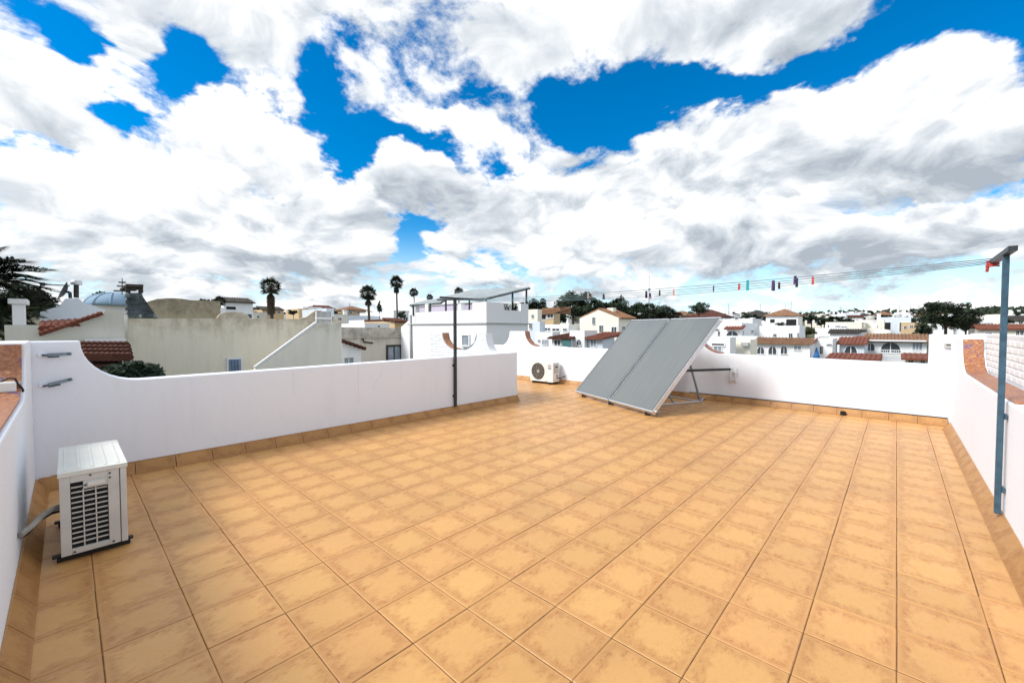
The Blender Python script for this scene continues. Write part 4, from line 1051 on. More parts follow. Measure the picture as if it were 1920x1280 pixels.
for row in range(7):
    for k in range(7):
        px = 243+k*7.2+(row % 2)*3.2; py = 554+row*6.3
        if px > 262+max(0, py-556)*0.68: continue
        p = on_y(px, py, YD); s_ = bl.uniform(0.10, 0.14)
        MB().obox((p.x, YD-0.02, p.z), (s_, 0, bl.uniform(-.02, .02)), (0, 0.06+bl.uniform(0, 0.07), 0), (0, 0, bl.uniform(0.055, 0.072))).build('stone', bl.choice(['stone', 'stone', 'stonelight']), r, bevel=0.02)
p, q = on_y(236, 547, YD), on_y(268, 547, YD); MB().box(p.x, q.x, YD-0.2, YD+2.4, p.z+0.20, p.z+0.27).build('slab', 'roofchar', r)
for px in (240, 264): p = on_y(px, 549, YD+0.2); MB().box(p.x-0.06, p.x+0.06, YD+0.1, YD+0.3, p.z, p.z+0.3).build('prop', 'roofchar', r)
pv0 = at(328, 600, 24); rx = (at(386, 600, 24)-at(272, 600, 24)).length/2; h = at(328, 559, 24).z-pv0.z
r = thing('vaulted_roof', 'tan rounded vault roof rising behind the long weathered wall', 'house', (pv0.x, pv0.y, ground_z(pv0.x, pv0.y)-0.5))
b = MB(); dy = Vector((pv0.x, pv0.y, 0)).normalized(); dx = Vector((dy.y, -dy.x, 0))
prof = [(rx*math.cos(math.pi*k/16), h*(math.sin(math.pi*k/16)**0.75)) for k in range(17)]
pts = [pv0+dx*u+Vector((0, 0, w_)) for u, w_ in prof]
b.prism(pts+[pts[-1]-Vector((0, 0, 6)), pts[0]-Vector((0, 0, 6))], dy*2.5); b.build('vault', 'dometan', r)
p = at(352, 563, 27.5); q = at(372, 600, 27.5)
MB().box(p.x-1.6, p.x+1.7, p.y-0.5, p.y+2.5, p.z-6, p.z).build('rear_block', 'dometan', r)
# TV aerial
p0 = at(229, 551, 25.5); p1 = at(229, 522, 25.5)
r = thing('aerial', 'tall television aerial with crosswise rods above the blue dome', 'aerial', p0)
MB().tube([p0, p1], 0.025, 6).build('mast', 'darksteel', r)
for py, wpx in ((529, 6), (536, 9), (545, 15)):
    a, c = at(229-wpx, py, 25.5), at(229+wpx, py+0.6, 25.5); MB().tube([a, c], 0.05, 6).build('rod', 'darksteel', r)
# low dark tiled roof over the left parapet
YT = 13.2
pa_, pb_ = on_y(150, 645, YT), on_y(240, 645, YT); pc_, pd_ = on_y(158, 673, YT-1.5), on_y(246, 673, YT-1.5)
r = thing('tiled_porch', 'low porch roof of dark red barrel tiles just above the bush', 'porch', ((pa_.x+pb_.x)/2, YT-0.7, -4.5))
MB().prism([pc_+Vector((0, 0, -.12)), pd_+Vector((0, 0, -.12)), pb_+Vector((0, 0, -.12)), pa_+Vector((0, 0, -.12))], (0, 0, -0.1)).build('roof_deck', 'roofdark', r)
MB().box(pc_.x, pd_.x, YT-1.35, YT+0.1, -5.5, pc_.z-0.24).build('wall', 'white_far', r)
for k in range(9):
    f = (k+0.5)/9
    for j in range(4):
        g0, g1 = j/4, (j+1.15)/4
        lo, hi = pc_+(pd_-pc_)*f, pa_+(pb_-pa_)*f
        MB().tube([lo+(hi-lo)*g0+Vector((0, 0, .035-.0)), lo+(hi-lo)*g1+Vector((0, 0, 0.0))], 0.085, 8, r2=0.065).build('roof_tile', 'roofdark', r)
p, q = on_y(160, 641, YT+0.2), on_y(236, 641, YT+0.2); MB().box(p.x, q.x, YT+0.1, YT+0.35, p.z-0.15, p.z+0.06).build('ridge_band', 'white_far', r)

# ---------------------------------------------------------------- the white house with the roof awning
C = at(912, 580, 15.0); X, Y, zt = C
Yl = on_x(766, 581, X).y; X1 = on_y(990, 580, Y).x; zb = -6.5
r = thing('white_house', 'bright white flat roofed house under a sheet awning, behind the thin black post', 'house', (X, Y, zb))
zl = on_x(840, 608, X).z
MB().box(X, X1, Y, Yl, zb, zl).build('wall', 'white_far', r)
MB().box(X-0.05, X1+0.03, Y-0.05, Yl+0.05, zl+0.002, zl+0.05).build('string_course', 'plasticgrey', r)
t_ = 0.2; zp = on_x(840, 583, X).z
MB().box(X+0.003, X+t_, Y+t_, Yl, zl+0.05, zp).build('parapet', 'white_far', r)
zr2 = on_y(945, 581, Y).z
MB().box(X+0.003, X1, Y+0.003, Y+t_, zl+0.05, zr2).build('parapet', 'white_far', r)
zc_ = on_x(905, 566, X).z
MB().box(X-0.01, X+0.9, Y-0.01, Y+t_+0.02, zl+0.05, zc_).box(X-0.01, X+t_+0.02, Y+t_+0.02, Y+0.75, zl+0.05, zc_).build('corner_pier', 'white_far', r)
px_ = on_y(976, 569, Y); MB().box(px_.x, X1+0.01, Y-0.01, Y+t_+0.02, zl+0.05, px_.z).build('pier', 'white_far', r)
yq_ = on_x(768, 569, X); MB().box(X-0.01, X+t_, yq_.y-0.45, yq_.y, zl+0.05, yq_.z).build('pier', 'white_far', r)
for px in (803, 865): q = on_x(px, 570, X+0.1); MB().box(X+0.003, X+0.19, q.y-0.10, q.y+0.10, zp+0.001, q.z).build('pier', 'white_far', r)
Xb = X+3.0; qa, qb = on_x(775, 570, Xb), on_x(903, 568, Xb)
MB().box(Xb, Xb+0.15, qb.y, qa.y, zl, qb.z+0.02).build('roof_wall', 'lilac', r)
MB().box(Xb-0.06, Xb+0.2, qb.y, qa.y, qb.z+0.022, qb.z+0.07).build('wall_cap', 'plasticgrey', r)
qw = on_x(768, 700, X)
MB().tube([on_x(771, 590, X)+Vector((-.05, 0, 0)), on_x(773, 690, X)+Vector((-.05, 0, 0))], 0.05, 8).build('downpipe', 'plasticgrey', r)
p, q = on_x(868, 647, X), on_x(880, 629, X); window(r, 'x', X, -1, p.y, q.y, p.z, q.z, 'pale', bars=0)
# low wing at its left with the small pitched cap
a_ = [on_x(752, 613, X+0.6), on_x(768, 599, X+0.6), on_x(772, 599, X+0.6)]
MB().prism([(X+0.6, p.y, p.z) for p in a_]+[(X+0.6, a_[-1].y, zb), (X+0.6, a_[0].y, zb)], (2.0, 0, 0)).build('wing', 'white_far', r)
aw = thing('roof_awning', 'thin tilted sheet awning on dark posts over the white house roof', 'awning', (X+1, Y+1, zp))
sh = [at(820, 559, 17.0), at(912, 557.5, 16.2), at(994, 538, 17.4), at(885, 543, 20.0)]
MB().prism(sh, (0, 0, -0.06)).build('sheet', 'sheetmetal', aw)
sh2 = [at(768, 570, 18.2), at(826, 566, 17.2), at(838, 558, 18.8), at(800, 562, 20.0)]
MB().prism(sh2, (0, 0, -0.05)).build('sheet', 'sheetmetal', aw)
for a, c in zip(sh, sh[1:]+sh[:1]): MB().bar(a-Vector((0, 0, 0.075)), c-Vector((0, 0, 0.075)), 0.05, 0.045).build('rail', 'darksteel', aw)
for a, c in zip(sh2[:2], sh2[1:3]): MB().bar(a-Vector((0, 0, 0.07)), c-Vector((0, 0, 0.07)), 0.045, 0.045).build('rail', 'darksteel', aw)
for (px, ptop, pbot, d_) in ((775, 571, 592, 18.1), (806, 569, 590, 17.5), (836, 561, 588, 16.9), (911, 559, 582, 16.25), (961, 547, 586, 16.9), (987, 541, 582, 17.3), (880, 545, 586, 19.8)):
    MB().bar(at(px, ptop, d_), at(px, pbot, d_), 0.055, 0.055).build('post', 'darksteel', aw)

# ---------------------------------------------------------------- middle and right: villas
house('cream_house', 'cream gabled house with three small windows, left of the solar collectors', 'house', 1160, 40, 1087, 1188, 596, 'cream',
      [('L', 1111, 608, 1116, 595), ('L', 1124, 623, 1131, 610), ('L', 1147, 623, 1156, 613), ('R', 1166, 619, 1171, 612), ('R', 1175, 618, 1179, 612)],
      ('gable', 1122, 581, 597, 'roofbrown'), extra=lambda r, X, X1, Y, Y1, zb, zt: MB().box(X+1.2, X+1.8, on_x(1144, 590, X+1.2).y-0.35, on_x(1144, 590, X+1.2).y+0.35, zt, on_x(1144, 577, X+1.2).z).build('chimney', 'cream', r))
house('white_house', 'low white house with a bright red tiled roof in front of the cream gabled house', 'house', 1130, 28, 1096, 1152, 633, 'bluegrey',
      [('L', 1097, 650, 1103, 637, 'dark'), ('L', 1108, 650, 1118, 636, 'pale')], ('lean', 623, 'roofred', 3.0))
house('white_house', 'narrow white house with a dark arched window beside the bright red roof', 'house', 1096, 28.5, 1068, 1120, 622, 'white_far',
      [('L', 1082, 647, 1090, 636, 'arch')], ('flat', 0.1))
def awning(r, X, X1, Y, Y1, zb, zt):
    p, q = on_x(1070, 633, X), on_x(1054, 646, X-0.9)
    MB().prism([(X-0.01, p.y, p.z), (X-0.01, on_x(1054, 633, X).y, p.z), (X-0.9, on_x(1054, 646, X-0.9).y, p.z-0.55), (X-0.9, on_x(1070, 646, X-0.9).y, p.z-0.55)], (0, 0, -0.03)).build('awning', 'teal', r)
house('white_house', 'low white house with a dark brown tiled roof and a green awning', 'house', 1071, 29, 1035, 1090, 633, 'white_far',
      [('L', 1040, 647, 1051, 638)], ('lean', 624, 'roofdark', 2.6), extra=awning)
house('white_house', 'white house with small pale blue windows just right of the curved pier with brown coping', 'house', 1036, 31, 1004, 1050, 628, 'white_far',
      [('L', 1009, 640, 1013, 637), ('L', 1017, 646, 1022, 637, 'pale'), ('L', 1023, 646, 1028, 637, 'pale')], ('flat',))
house('white_house', 'white building with a long flat parapet in front of the dark pines', 'house', 1066, 42, 1016, 1090, 612, 'white_far', [('L', 1022, 619, 1032, 615), ('L', 1036, 620, 1049, 616), ('L', 1056, 620, 1063, 616)], ('flat',))
pd_ = at(1064, 613, 43); r = thing('white_dome', 'little white domed roof in front of the dark pines', 'dome', pd_)
MB().dome(pd_, 0.45, 0.45, 0.38, 14, 5).build('dome', 'white_far', r); MB().tube([pd_-Vector((0, 0, 0.7)), pd_], 0.45, 14).build('drum', 'white_far', r)
house('brown_house', 'tan roofed house with a dark shaded balcony left of the big pines', 'house', 1038, 55, 1004, 1050, 587, 'tan', [('L', 1006, 599, 1024, 590, 'black', 0), ('L', 1027, 596, 1037, 589)], ('lean', 578, 'roofbrown', 4.0))
house('white_house', 'small cream and white house partly hidden behind the white house corner', 'house', 1008, 50, 990, 1016, 583, 'cream', [('L', 997, 596, 1001, 590)], ('flat',))
house('blue_white_house', 'pale blue-white house wall right behind the white house corner', 'house', 1012, 33, 992, 1022, 608, 'bluegrey', [('L', 993, 616, 998, 606, 'dark')], ('flat',))
# right of the collectors
def canopy(r, X, X1, Y, Y1, zb, zt):
    a, c = on_x(1358, 611, X-0.5), on_x(1394, 616, X-0.5)
    rf = MB(); rib_roof(rf, (X-0.7, c.y, c.z), (X-0.7, a.y, c.z), (X+0.3, c.y, a.z+0.05), (X+0.3, a.y, a.z+0.05)); rf.build('canopy', 'roofred', r)
    p, q = on_x(1360, 638, X-0.8), on_x(1420, 634, X-0.8); MB().box(X-0.85, X-0.05, q.y, p.y, p.z, p.z+0.5).build('balcony', 'white_far', r)
house('white_villa', 'white villa with a dark red canopy over a big arched opening, beside the solar collectors', 'villa', 1391, 45, 1340, 1420, 609, 'white_far',
      [('L', 1361, 632, 1385, 620, 'arch', 2), ('L', 1346, 629, 1350, 621), ('R', 1392, 627, 1394, 620), ('R', 1408, 624, 1412, 619)], ('flat',), extra=canopy)
house('white_villa', 'tall white block rising behind the villa with the dark red canopy', 'villa', 1411, 56, 1350, 1428, 600, 'white_far', [('L', 1378, 598, 1384, 595, 'black', 0)], ('flat',))
house('white_house', 'plain white annex with a small pale window right of the sloped coping behind the collectors', 'house', 1369, 30, 1322, 1380, 638, 'white_far', [('L', 1339, 662, 1353, 650, 'pale'), ('L', 1335, 647, 1358, 644.5, 'black', 0)], ('flat',))
def wallac(r, X, X1, Y, Y1, zb, zt):
    p, q = on_x(1392, 648, X), on_x(1405, 643, X); MB().box(X-0.35, X-0.01, q.y, p.y, p.z, q.z+0.05).build('air_conditioner', 'plasticgrey', r)
house('cream_house', 'low cream house wall carrying a small air conditioner, left of the three arches', 'house', 1407, 31, 1370, 1420, 639, 'cream', [('L', 1365.5, 660, 1370, 641, 'black', 0), ('L', 1376, 662, 1381, 660.5, 'black', 0)], ('flat', 0.1), extra=wallac)
house('white_villa', 'white villa with three blue arched windows under a long brown tiled roof', 'villa', 1519, 32, 1410, 1535, 643, 'white_far',
      [('L', 1420, 663, 1433, 650, 'arch'), ('L', 1441, 664, 1456, 649, 'arch'), ('L', 1464, 663, 1476, 649, 'arch'), ('L', 1489, 656, 1502, 649, 'pale')], ('lean', 633, 'roofbrown', 3.0))
house('white_house', 'white flat roofed block with two small doors above the long brown roof', 'house', 1499, 46, 1424, 1510, 614, 'white_far', [('L', 1450, 631, 1456, 626), ('L', 1479, 633, 1486, 625), ('L', 1495, 632, 1498, 624)], ('flat',))
house('white_house', 'white house front with tall narrow windows and a folded blue parasol', 'house', 1561, 33, 1522, 1570, 640, 'white_far', [('L', 1537, 663, 1543, 649, 'dark'), ('L', 1550, 647, 1560, 645, 'black', 0)], ('flat',))
pb2 = at(1531, 668, 32); r = thing('parasol', 'folded blue parasol standing by the white house front', 'parasol', pb2-Vector((0, 0, 0.6)))
MB().tube([pb2-Vector((0, 0, 0.6)), pb2+Vector((0, 0, 0.75))], 0.03, 6).build('pole', 'alu', r); MB().tube([pb2-Vector((0, 0, 0.3)), pb2+Vector((0, 0, 0.1)), pb2+Vector((0, 0, 0.7))], 0.30, 8, r2=0.04).build('canopy', 'blue', r)
house('blue_white_house', 'pale blue house with a round-topped window under a red-brown roof', 'house', 1621, 34, 1574, 1640, 644, 'bluegrey', [('L', 1584, 661, 1607, 648, 'arch', 2)], ('lean', 632, 'roofred', 2.6))
def fascia(r, X, X1, Y, Y1, zb, zt):
    p, q = on_x(1622, 639, X-0.5), on_x(1737, 639, X-0.5); MB().box(X-0.6, X-0.38, q.y, p.y, zt-0.02, zt+0.10).build('fascia', 'white_far', r)
    p, q = on_x(1640, 656, X-0.6), on_x(1737, 656, X-0.6)
    b_ = MB().box(X-0.6, X-0.55, q.y, p.y, p.z, p.z+0.05)
    for k in range(24): y_ = q.y+(p.y-q.y)*k/23; b_.box(X-0.59, X-0.56, y_-0.015, y_+0.015, p.z-0.55, p.z)
    b_.build('balcony_rail', 'white_far', r)
house('white_villa', 'big white villa with wide dark arches and a long white fascia', 'villa', 1738, 36, 1623, None, 640, 'white_far',
      [('L', 1624, 657, 1640, 643, 'arch', 1), ('L', 1651, 660, 1689, 641, 'arch', 3), ('L', 1711, 656, 1729, 643, 'pale', 2)], ('lean', 626, 'roofbrown', 3.4), extra=fascia)
house('red_roof_house', 'low red tiled roof just over the back parapet, left of the big villa', 'house', 1645, 25, 1556, 1665, 673, 'cream', [], ('lean', 663, 'roofred', 2.2))
house('red_roof_house', 'low red tiled roof at the foot of the white pier', 'house', 1745, 24, 1698, None, 672, 'cream', [('L', 1703, 682, 1712, 675), ('L', 1726, 680, 1734, 675)], ('lean', 663, 'roofred', 2.2))
house('cream_house', 'cream block with a dark lower roof on the hillside above the red-brown roofs', 'house', 1616, 62, 1548, 1630, 606, 'cream', [('L', 1552, 615, 1557, 609), ('L', 1560, 613, 1576, 611, 'black', 0), ('L', 1578, 614, 1588, 612)], ('flat',))
house('dark_roof_house', 'house with a long dark roof in front of the cream block', 'house', 1610, 52, 1556, 1625, 623.5, 'white_far', [], ('lean', 617, 'roofchar', 2.0))
house('long_building', 'long low dark fronted building on the skyline', 'building', 1650, 150, 1594, 1662, 602.5, 'lilac', [('L', 1597, 609, 1646, 604, 'black', 6)], ('flat', 0.6))
pd_ = at(1655, 626, 46); r = thing('cream_dome', 'shallow cream dome above the big villa roof', 'dome', pd_)
rx = 14/776*46; MB().dome(pd_, rx, rx, 9/776*46, 18, 5).build('dome', 'cream', r); MB().tube([pd_-Vector((0, 0, 3)), pd_], rx*0.95, 16).build('drum', 'white_far', r)
house('tan_house', 'ochre house with small dark windows beside the big round tree', 'house', 1728, 60, 1690, None, 607, 'tan', [('L', 1695, 616, 1700, 611), ('L', 1706, 614, 1712, 610), ('L', 1716, 622, 1722, 617)], ('flat',))
house('red_roof_house', 'wide cream house with a low red roof, behind the blue-grey post', 'house', 1990, 40, 1836, None, 616, 'cream', [('L', 1847, 626, 1860, 624, 'black', 0), ('L', 1905, 628, 1911, 620), ('L', 1913, 628, 1919, 620)], ('lean', 607.5, 'roofred', 3.0), deep=9)
house('white_house', 'long white house with dark bands on the skyline right of the post', 'house', 2010, 90, 1884, None, 600, 'white_far', [('L', 1886, 606, 1903, 601, 'black', 0), ('L', 1910, 607, 1918, 602)], ('lean', 591, 'roofchar', 5.0), deep=12)
house('white_house', 'white flat house on the skyline between the big round tree and the post', 'house', 1872, 85, 1833, None, 598, 'white_far', [('L', 1846, 607, 1862, 605.5, 'black', 0)], ('flat',), deep=10)
house('white_house', 'low white house front seen under the big round tree', 'house', 1788, 70, 1744, None, 610, 'white_far', [('L', 1752, 617, 1758, 612), ('L', 1766, 617, 1772, 612)], ('flat',), deep=8)
# left of the white house
house('white_house', 'white house with a dark flat roof on the skyline behind the long weathered wall', 'house', 420, 46, None, 474, 565, 'white_far', [('R', 424, 580, 442, 575, 'black', 0), ('R', 455, 596, 472, 589, 'dark')], ('lean', 558.5, 'roofchar', 2.5))
house('white_house', 'low white house block left of the curved head of the weathered wall', 'house', 371, 36, None, 420, 580, 'white_far', [('R', 376, 585, 381, 581, 'pale', 0)], ('flat',))
house('tan_house', 'ochre house with a dark roof edge behind the thick skirted palm', 'house', 492, 75, None, 532, 580, 'tan', [('R', 497, 591, 514, 590, 'black', 0), ('R', 520, 588, 526, 584)], ('lean', 575, 'roofchar', 3))
house('cream_house', 'small cream house left of the thick skirted palm', 'house', 476, 60, None, 500, 588, 'cream', [('R', 482, 596, 486, 592)], ('flat',))
house('tan_house', 'ochre house with a white roof wall behind the stair wall', 'house', 560, 70, None, 614, 584, 'tan', [('R', 596, 606, 608, 594, 'pale'), ('R', 568, 594, 574, 588)], ('flat', 0.5))
house('white_house', 'white roof room standing on the ochre house behind the stair wall', 'house', 568, 78, None, 604, 577, 'white_far', [('R', 574, 580, 578, 578)], ('flat',))
house('brown_house', 'brown roofed house at the right end of the ochre houses', 'house', 600, 84, None, 627, 578, 'tan', [('R', 606, 586, 612, 581)], ('lean', 573, 'roofdark', 3))
house('blue_white_house', 'narrow bluish house wall above the stair railing', 'house', 612, 40, None, 626, 582, 'bluegrey', [('R', 620, 604, 625, 594)], ('flat',))
house('cream_house', 'small yellow house wall right of the stair railing', 'house', 626, 50, None, 652, 592, 'cream', [('R', 634, 600, 640, 596)], ('flat',))
house('tan_house', 'tan house with a shallow roof left of the middle palm', 'house', 650, 95, None, 686, 580, 'tan', [('R', 655, 588, 660, 583), ('R', 668, 588, 674, 583)], ('hip', 572, 'roofbrown'))
house('white_house', 'white house with a dark window band in front of the tan hip roofed house', 'house', 642, 70, None, 690, 594, 'white_far', [('R', 654, 597, 676, 593.5, 'black', 0)], ('flat',))
house('white_house', 'white cube house between the two tall palms', 'house', 706, 72, None, 738, 588, 'white_far', [('R', 712, 596, 717, 591), ('R', 724, 596, 729, 591)], ('flat',))
house('white_house', 'stepped white house right of the slender palm', 'house', 738, 66, None, 770, 584, 'white_far', [('R', 744, 592, 754, 587, 'black', 0), ('R', 756, 600, 764, 595)], ('flat',))
house('white_house', 'low white wall block in front of the two tall palms', 'house', 684, 36, None, 730, 608, 'white_far', [('R', 708, 613, 712, 610)], ('flat', 0.1))
house('tan_house', 'pale house with a brown roof at the foot of the slender palm', 'house', 740, 40, None, 762, 602, 'tan', [], ('lean', 597, 'roofdark', 2))
# ---- small white houses over the far slope
hr = random.Random(21)
WALLC = [('white_far', 'white')]*6+[ ('bluegrey', 'bluish white'), ('cream', 'cream')]
for k in range(205):
    px = hr.choice([hr.uniform(1335, 1735), hr.uniform(1335, 1735), hr.uniform(985, 1330), hr.uniform(400, 760), hr.uniform(230, 660), hr.uniform(1740, 1930)])
    d = hr.uniform(62, 270)*(1.0 if px > 900 else 0.8); w_ = hr.uniform(3.4, 7.5)
    base = at(px, 610, d); gz = ground_z(base.x, base.y); h = hr.choice([2.8, 3.4, 5.6])
    q = pix((base.x, base.y, gz+h)); yt = max(q[1], 590.0)
    wp = w_*FOC/d
    face = 'L' if px > 900 else 'R'
    a, c = (px-wp, px) if face == 'L' else (px, px+wp)
    wins = []; nw = hr.choice([1, 2, 2, 3])
    for j in range(nw):
        u = a+wp*(j+0.25)/nw; wide = hr.choice([0.3, 0.45, 0.65])
        wins.append((face, u, yt+hr.uniform(2.1, 2.6)*FOC/d, u+wp*wide/nw, yt+0.8*FOC/d, hr.choice(['dark', 'black', 'black', 'black']), 0))
    rk = hr.choice(['flat', 'flat', 'rim', 'hip'])
    rm, rn = hr.choice([('roofbrown', 'brown'), ('roofdark', 'dark red'), ('roofchar', 'charcoal')])
    rf = {'flat': ('flat',), 'rim': ('flat', 0.6), 'hip': ('hip', yt-1.2*FOC/d, rm)}[rk]
    wm, wn_ = hr.choice(WALLC)
    size = 'tiny' if wp < 26 else 'small' if wp < 55 else 'mid-sized'
    zone = ('left of the sheet awning' if px < 780 else 'behind the dark pines' if px < 1335 else 'above the two-door white block' if px < 1520 else 'above the red-brown roofs' if px < 1700 else 'beyond the big round tree')
    roof_txt = {'flat': 'flat roofed', 'rim': 'high rimmed', 'hip': rn+' roofed'}[rk]
    lab = '%s %s %s house with %s dark opening%s %s' % (size, roof_txt, wn_, ('one', 'two', 'three')[nw-1], '' if nw == 1 else 's', zone)
    chim = (lambda r, X, X1, Y, Y1, zb, zt: MB().box(X+0.6, X+1.1, Y+0.5, Y+1.0, zt, zt+1.3).box(X+0.5, X+1.2, Y+0.4, Y+1.1, zt+1.302, zt+1.42).build('chimney', 'white_far', r)) if hr.random() < 0.4 else None
    def extras(r, X, X1, Y, Y1, zb, zt, chim=chim, u=hr.random(), v=hr.random()):
        if chim: chim(r, X, X1, Y, Y1, zb, zt)
        if u < 0.4:
            ax_, ay_ = X+1.2+v, Y+1.4; ab = MB().tube([(ax_, ay_, zt), (ax_, ay_, zt+2.6)], 0.03, 5)
            for q_ in (1.9, 2.3, 2.55): ab.bar((ax_-0.1, ay_-0.5, zt+q_), (ax_+0.1, ay_+0.5, zt+q_), 0.03, 0.03)
            ab.build('aerial', 'darksteel', r)
        if u > 0.7: MB().tube([(X+0.9, Y+1.8, zt), (X+0.9, Y+1.8, zt+1.0)], 0.5, 12).build('water_tank', 'plasticgrey' if v < 0.5 else 'white_far', r)
    house('hillside_house', lab, 'house', px, d, px-wp if face == 'L' else None, px+wp if face == 'R' else None, yt, wm, wins, rf,
          'small houses on the far slope', deep=hr.uniform(4, 8), extra=extras)
# distant mast
p0, p1 = at(1217, 600, 70), at(1217, 516, 70)
r = thing('mast', 'thin tall radio mast above the dark pines', 'mast', p0); MB().tube([p0, p1], 0.06, 6).build('pole', 'steel', r)
MB().box(p0.x-0.15, p0.x+0.15, p0.y-0.15, p0.y+0.15, at(1217, 545, 70).z, at(1217, 541, 70).z).build('antenna', 'steel', r)
# ================================================================ TREES
tr = random.Random(11)
def leaf_cloud(seed, clumps, leaves, size, flat=1.0, shell=0.55):
    """Crown of leaf-sized faces gathered in clumps, in a unit ball."""
    g = random.Random(seed); b = MB()
    cs = []
    for _ in range(clumps):
        while True:
            v = Vector((g.uniform(-1, 1), g.uniform(-1, 1), g.uniform(-1, 1)))
            if v.length < 1: break
        v = v.normalized()*(shell+(1-shell)*g.random())
        if v.z < -0.5: v.z *= 0.4
        cs.append((Vector((v.x, v.y, v.z*flat)), g.uniform(0.16, 0.34)))
    for _ in range(leaves):
        c, r_ = g.choice(cs); d = Vector((g.gauss(0, 1), g.gauss(0, 1), g.gauss(0, 0.8))).normalized()*r_*(g.random()**0.4)
        p = c+d; a = Vector((g.gauss(0, 1), g.gauss(0, 1), g.gauss(0, 1))).normalized(); e = a.orthogonal().normalized()
        s_ = size*g.uniform(0.6, 1.3); w_ = s_*0.42
        b.poly([p-a*s_, p+e*w_, p+a*s_, p-e*w_])
    return b
CROWN = {}
def crown_mesh(key, mat, *args):
    if (key, mat) not in CROWN: CROWN[(key, mat)] = leaf_cloud(*args).mesh('crown', M[mat], Vector((0, 0, 0)))
    return CROWN[(key, mat)]
def tree(name, label, px, ybase, ytop, d, wpx, kind='pine', mat='leaf', group=None, flat=1.0, seed=0):
    top = at(px, ytop, d); X, Y = top.x, top.y; gz = min(ground_z(X, Y), top.z-1.5)
    rx = wpx/2*d/FOC; bot = at(px, ybase, d).z; hz = (top.z-bot)/2; cz = (top.z+bot)/2
    r = thing(name, label, 'tree', (X, Y, gz), group)
    t = MB().tube([(X, Y, gz-0.3), (X+0.04*rx, Y, (gz+cz)/2), (X, Y, cz)], max(0.05, rx*0.07), 8, r2=max(0.03, rx*0.04))
    for k in range(6):
        w_ = k*1.05+seed; e = Vector((X+rx*0.62*math.cos(w_), Y+rx*0.62*math.sin(w_), cz+hz*tr.uniform(-0.1, 0.5)))
        s_ = Vector((X, Y, bot-hz*0.1+(cz-bot)*tr.uniform(0.1, 0.7))); t.tube([s_, (s_+e)/2+Vector((0, 0, hz*0.12)), e], rx*0.03, 6, r2=rx*0.012)
    t.build('trunk', 'bark', r)
    ms = crown_mesh((kind, seed % 3), mat, 31+seed % 3, {'pine': 46, 'round': 60, 'bush': 40, 'small': 22}[kind], {'pine': 5200, 'round': 6500, 'bush': 3200, 'small': 1500}[kind],
                    {'pine': 0.075, 'round': 0.065, 'bush': 0.10, 'small': 0.13}[kind], 1.0, 0.35)
    part_copy(ms, 'crown', r, (X, Y, cz), rotz=tr.uniform(0, 6.28), scale=(rx, rx, hz))
    return r
G = 'dark pines right of the white house'
tree('pine_tree', 'highest of the dark pines, the leftmost of its group right of the white house', 1074, 604, 545, 70, 84, seed=0, group=G)
tree('pine_tree', 'dark pine joining the right side of the highest pine', 1120, 606, 557, 72, 74, seed=1, group=G)
tree('pine_tree', 'round dark pine in the middle of the group, behind the cream gable', 1156, 606, 559, 75, 66, seed=2, group=G)
tree('pine_tree', 'dark pine behind the top left corner of the left solar collector', 1194, 608, 566, 72, 62, seed=0, group=G)
tree('pine_tree', 'low dark pine below the thin mast', 1228, 608, 568, 74, 58, seed=1, group=G)
tree('pine_tree', 'last low dark pine at the right end of the group', 1256, 608, 572, 78, 44, seed=2, group=G)
tree('pine_tree', 'small dark tree under the big pine on its left side', 1046, 612, 566, 64, 40, seed=2, group=G)
tree('pine_tree', 'dark tree directly behind the white house corner', 1000, 590, 559, 75, 48, seed=1)
tree('round_tree', 'bushy tree standing alone above the top edge of the right solar collector', 1311, 594, 565, 60, 36, kind='round', seed=1)
tree('round_tree', 'big dark round tree with a bare trunk, left of the clothesline post', 1775, 618, 563, 48, 88, kind='round', seed=0)
tree('round_tree', 'low dark tree filling the right side of the big round tree', 1812, 624, 588, 50, 54, kind='round', seed=2)
tree('round_tree', 'dark shrub at the left foot of the big round tree', 1734, 640, 596, 46, 30, kind='bush', seed=1)
tree('olive_tree', 'round olive green tree beside the white block with two doors', 1513, 632, 611, 50, 28, kind='bush', mat='leafolive', seed=1)
tree('round_tree', 'dark broad tree behind the white capped chimney at the far left', 42, 596, 535, 17, 112, kind='round', seed=2)
tree('round_tree', 'small dark tree top left of the blue dome', 186, 566, 544, 34, 16, kind='small', seed=0)
tree('conifer', 'narrow dark cypress between the two tall palms', 711, 592, 562, 60, 11, kind='small', seed=1)
G2 = 'small dark trees along the skyline'
sk = [(1352,600,612,16),(1398,600,612,14),(1442,606,616,18),(1462,603,614,16),(1540,600,612,18),(1668,612,622,14),(1694,610,622,16),(1012,598,612,16),(1604,612,620,14),(1720,604,618,18),(1482,601,612,16),(658,600,610,18),(722,603,611,16),(1890,598,606,18),(1860,599,607,16),(1432, 590, 606, 34), (1456, 587, 605, 26), (1478, 590, 606, 30), (1500, 587, 606, 26), (1522, 586, 606, 34), (1546, 588, 607, 30), (1568, 592, 608, 36), (1590, 596, 608, 30), (1612, 599, 609, 30), (1660, 589, 606, 24), (1682, 591, 606, 22),
      (1345, 588, 600, 24), (1375, 587, 598, 20), (1400, 586, 600, 22), (1416, 588, 602, 22), (1285, 590, 604, 20), (1700, 592, 608, 26), (640, 585, 600, 26), (660, 597, 610, 36), (690, 597, 611, 40), (476, 582, 596, 26), (550, 580, 592, 22), (590, 578, 590, 20),
      (735, 598, 610, 26), (752, 582, 600, 18), (1020, 570, 590, 26), (1850, 590, 604, 20), (1908, 582, 594, 12), (1636, 592, 606, 16), (1725, 596, 612, 26), (382, 559, 582, 24), (626, 580, 598, 18)]
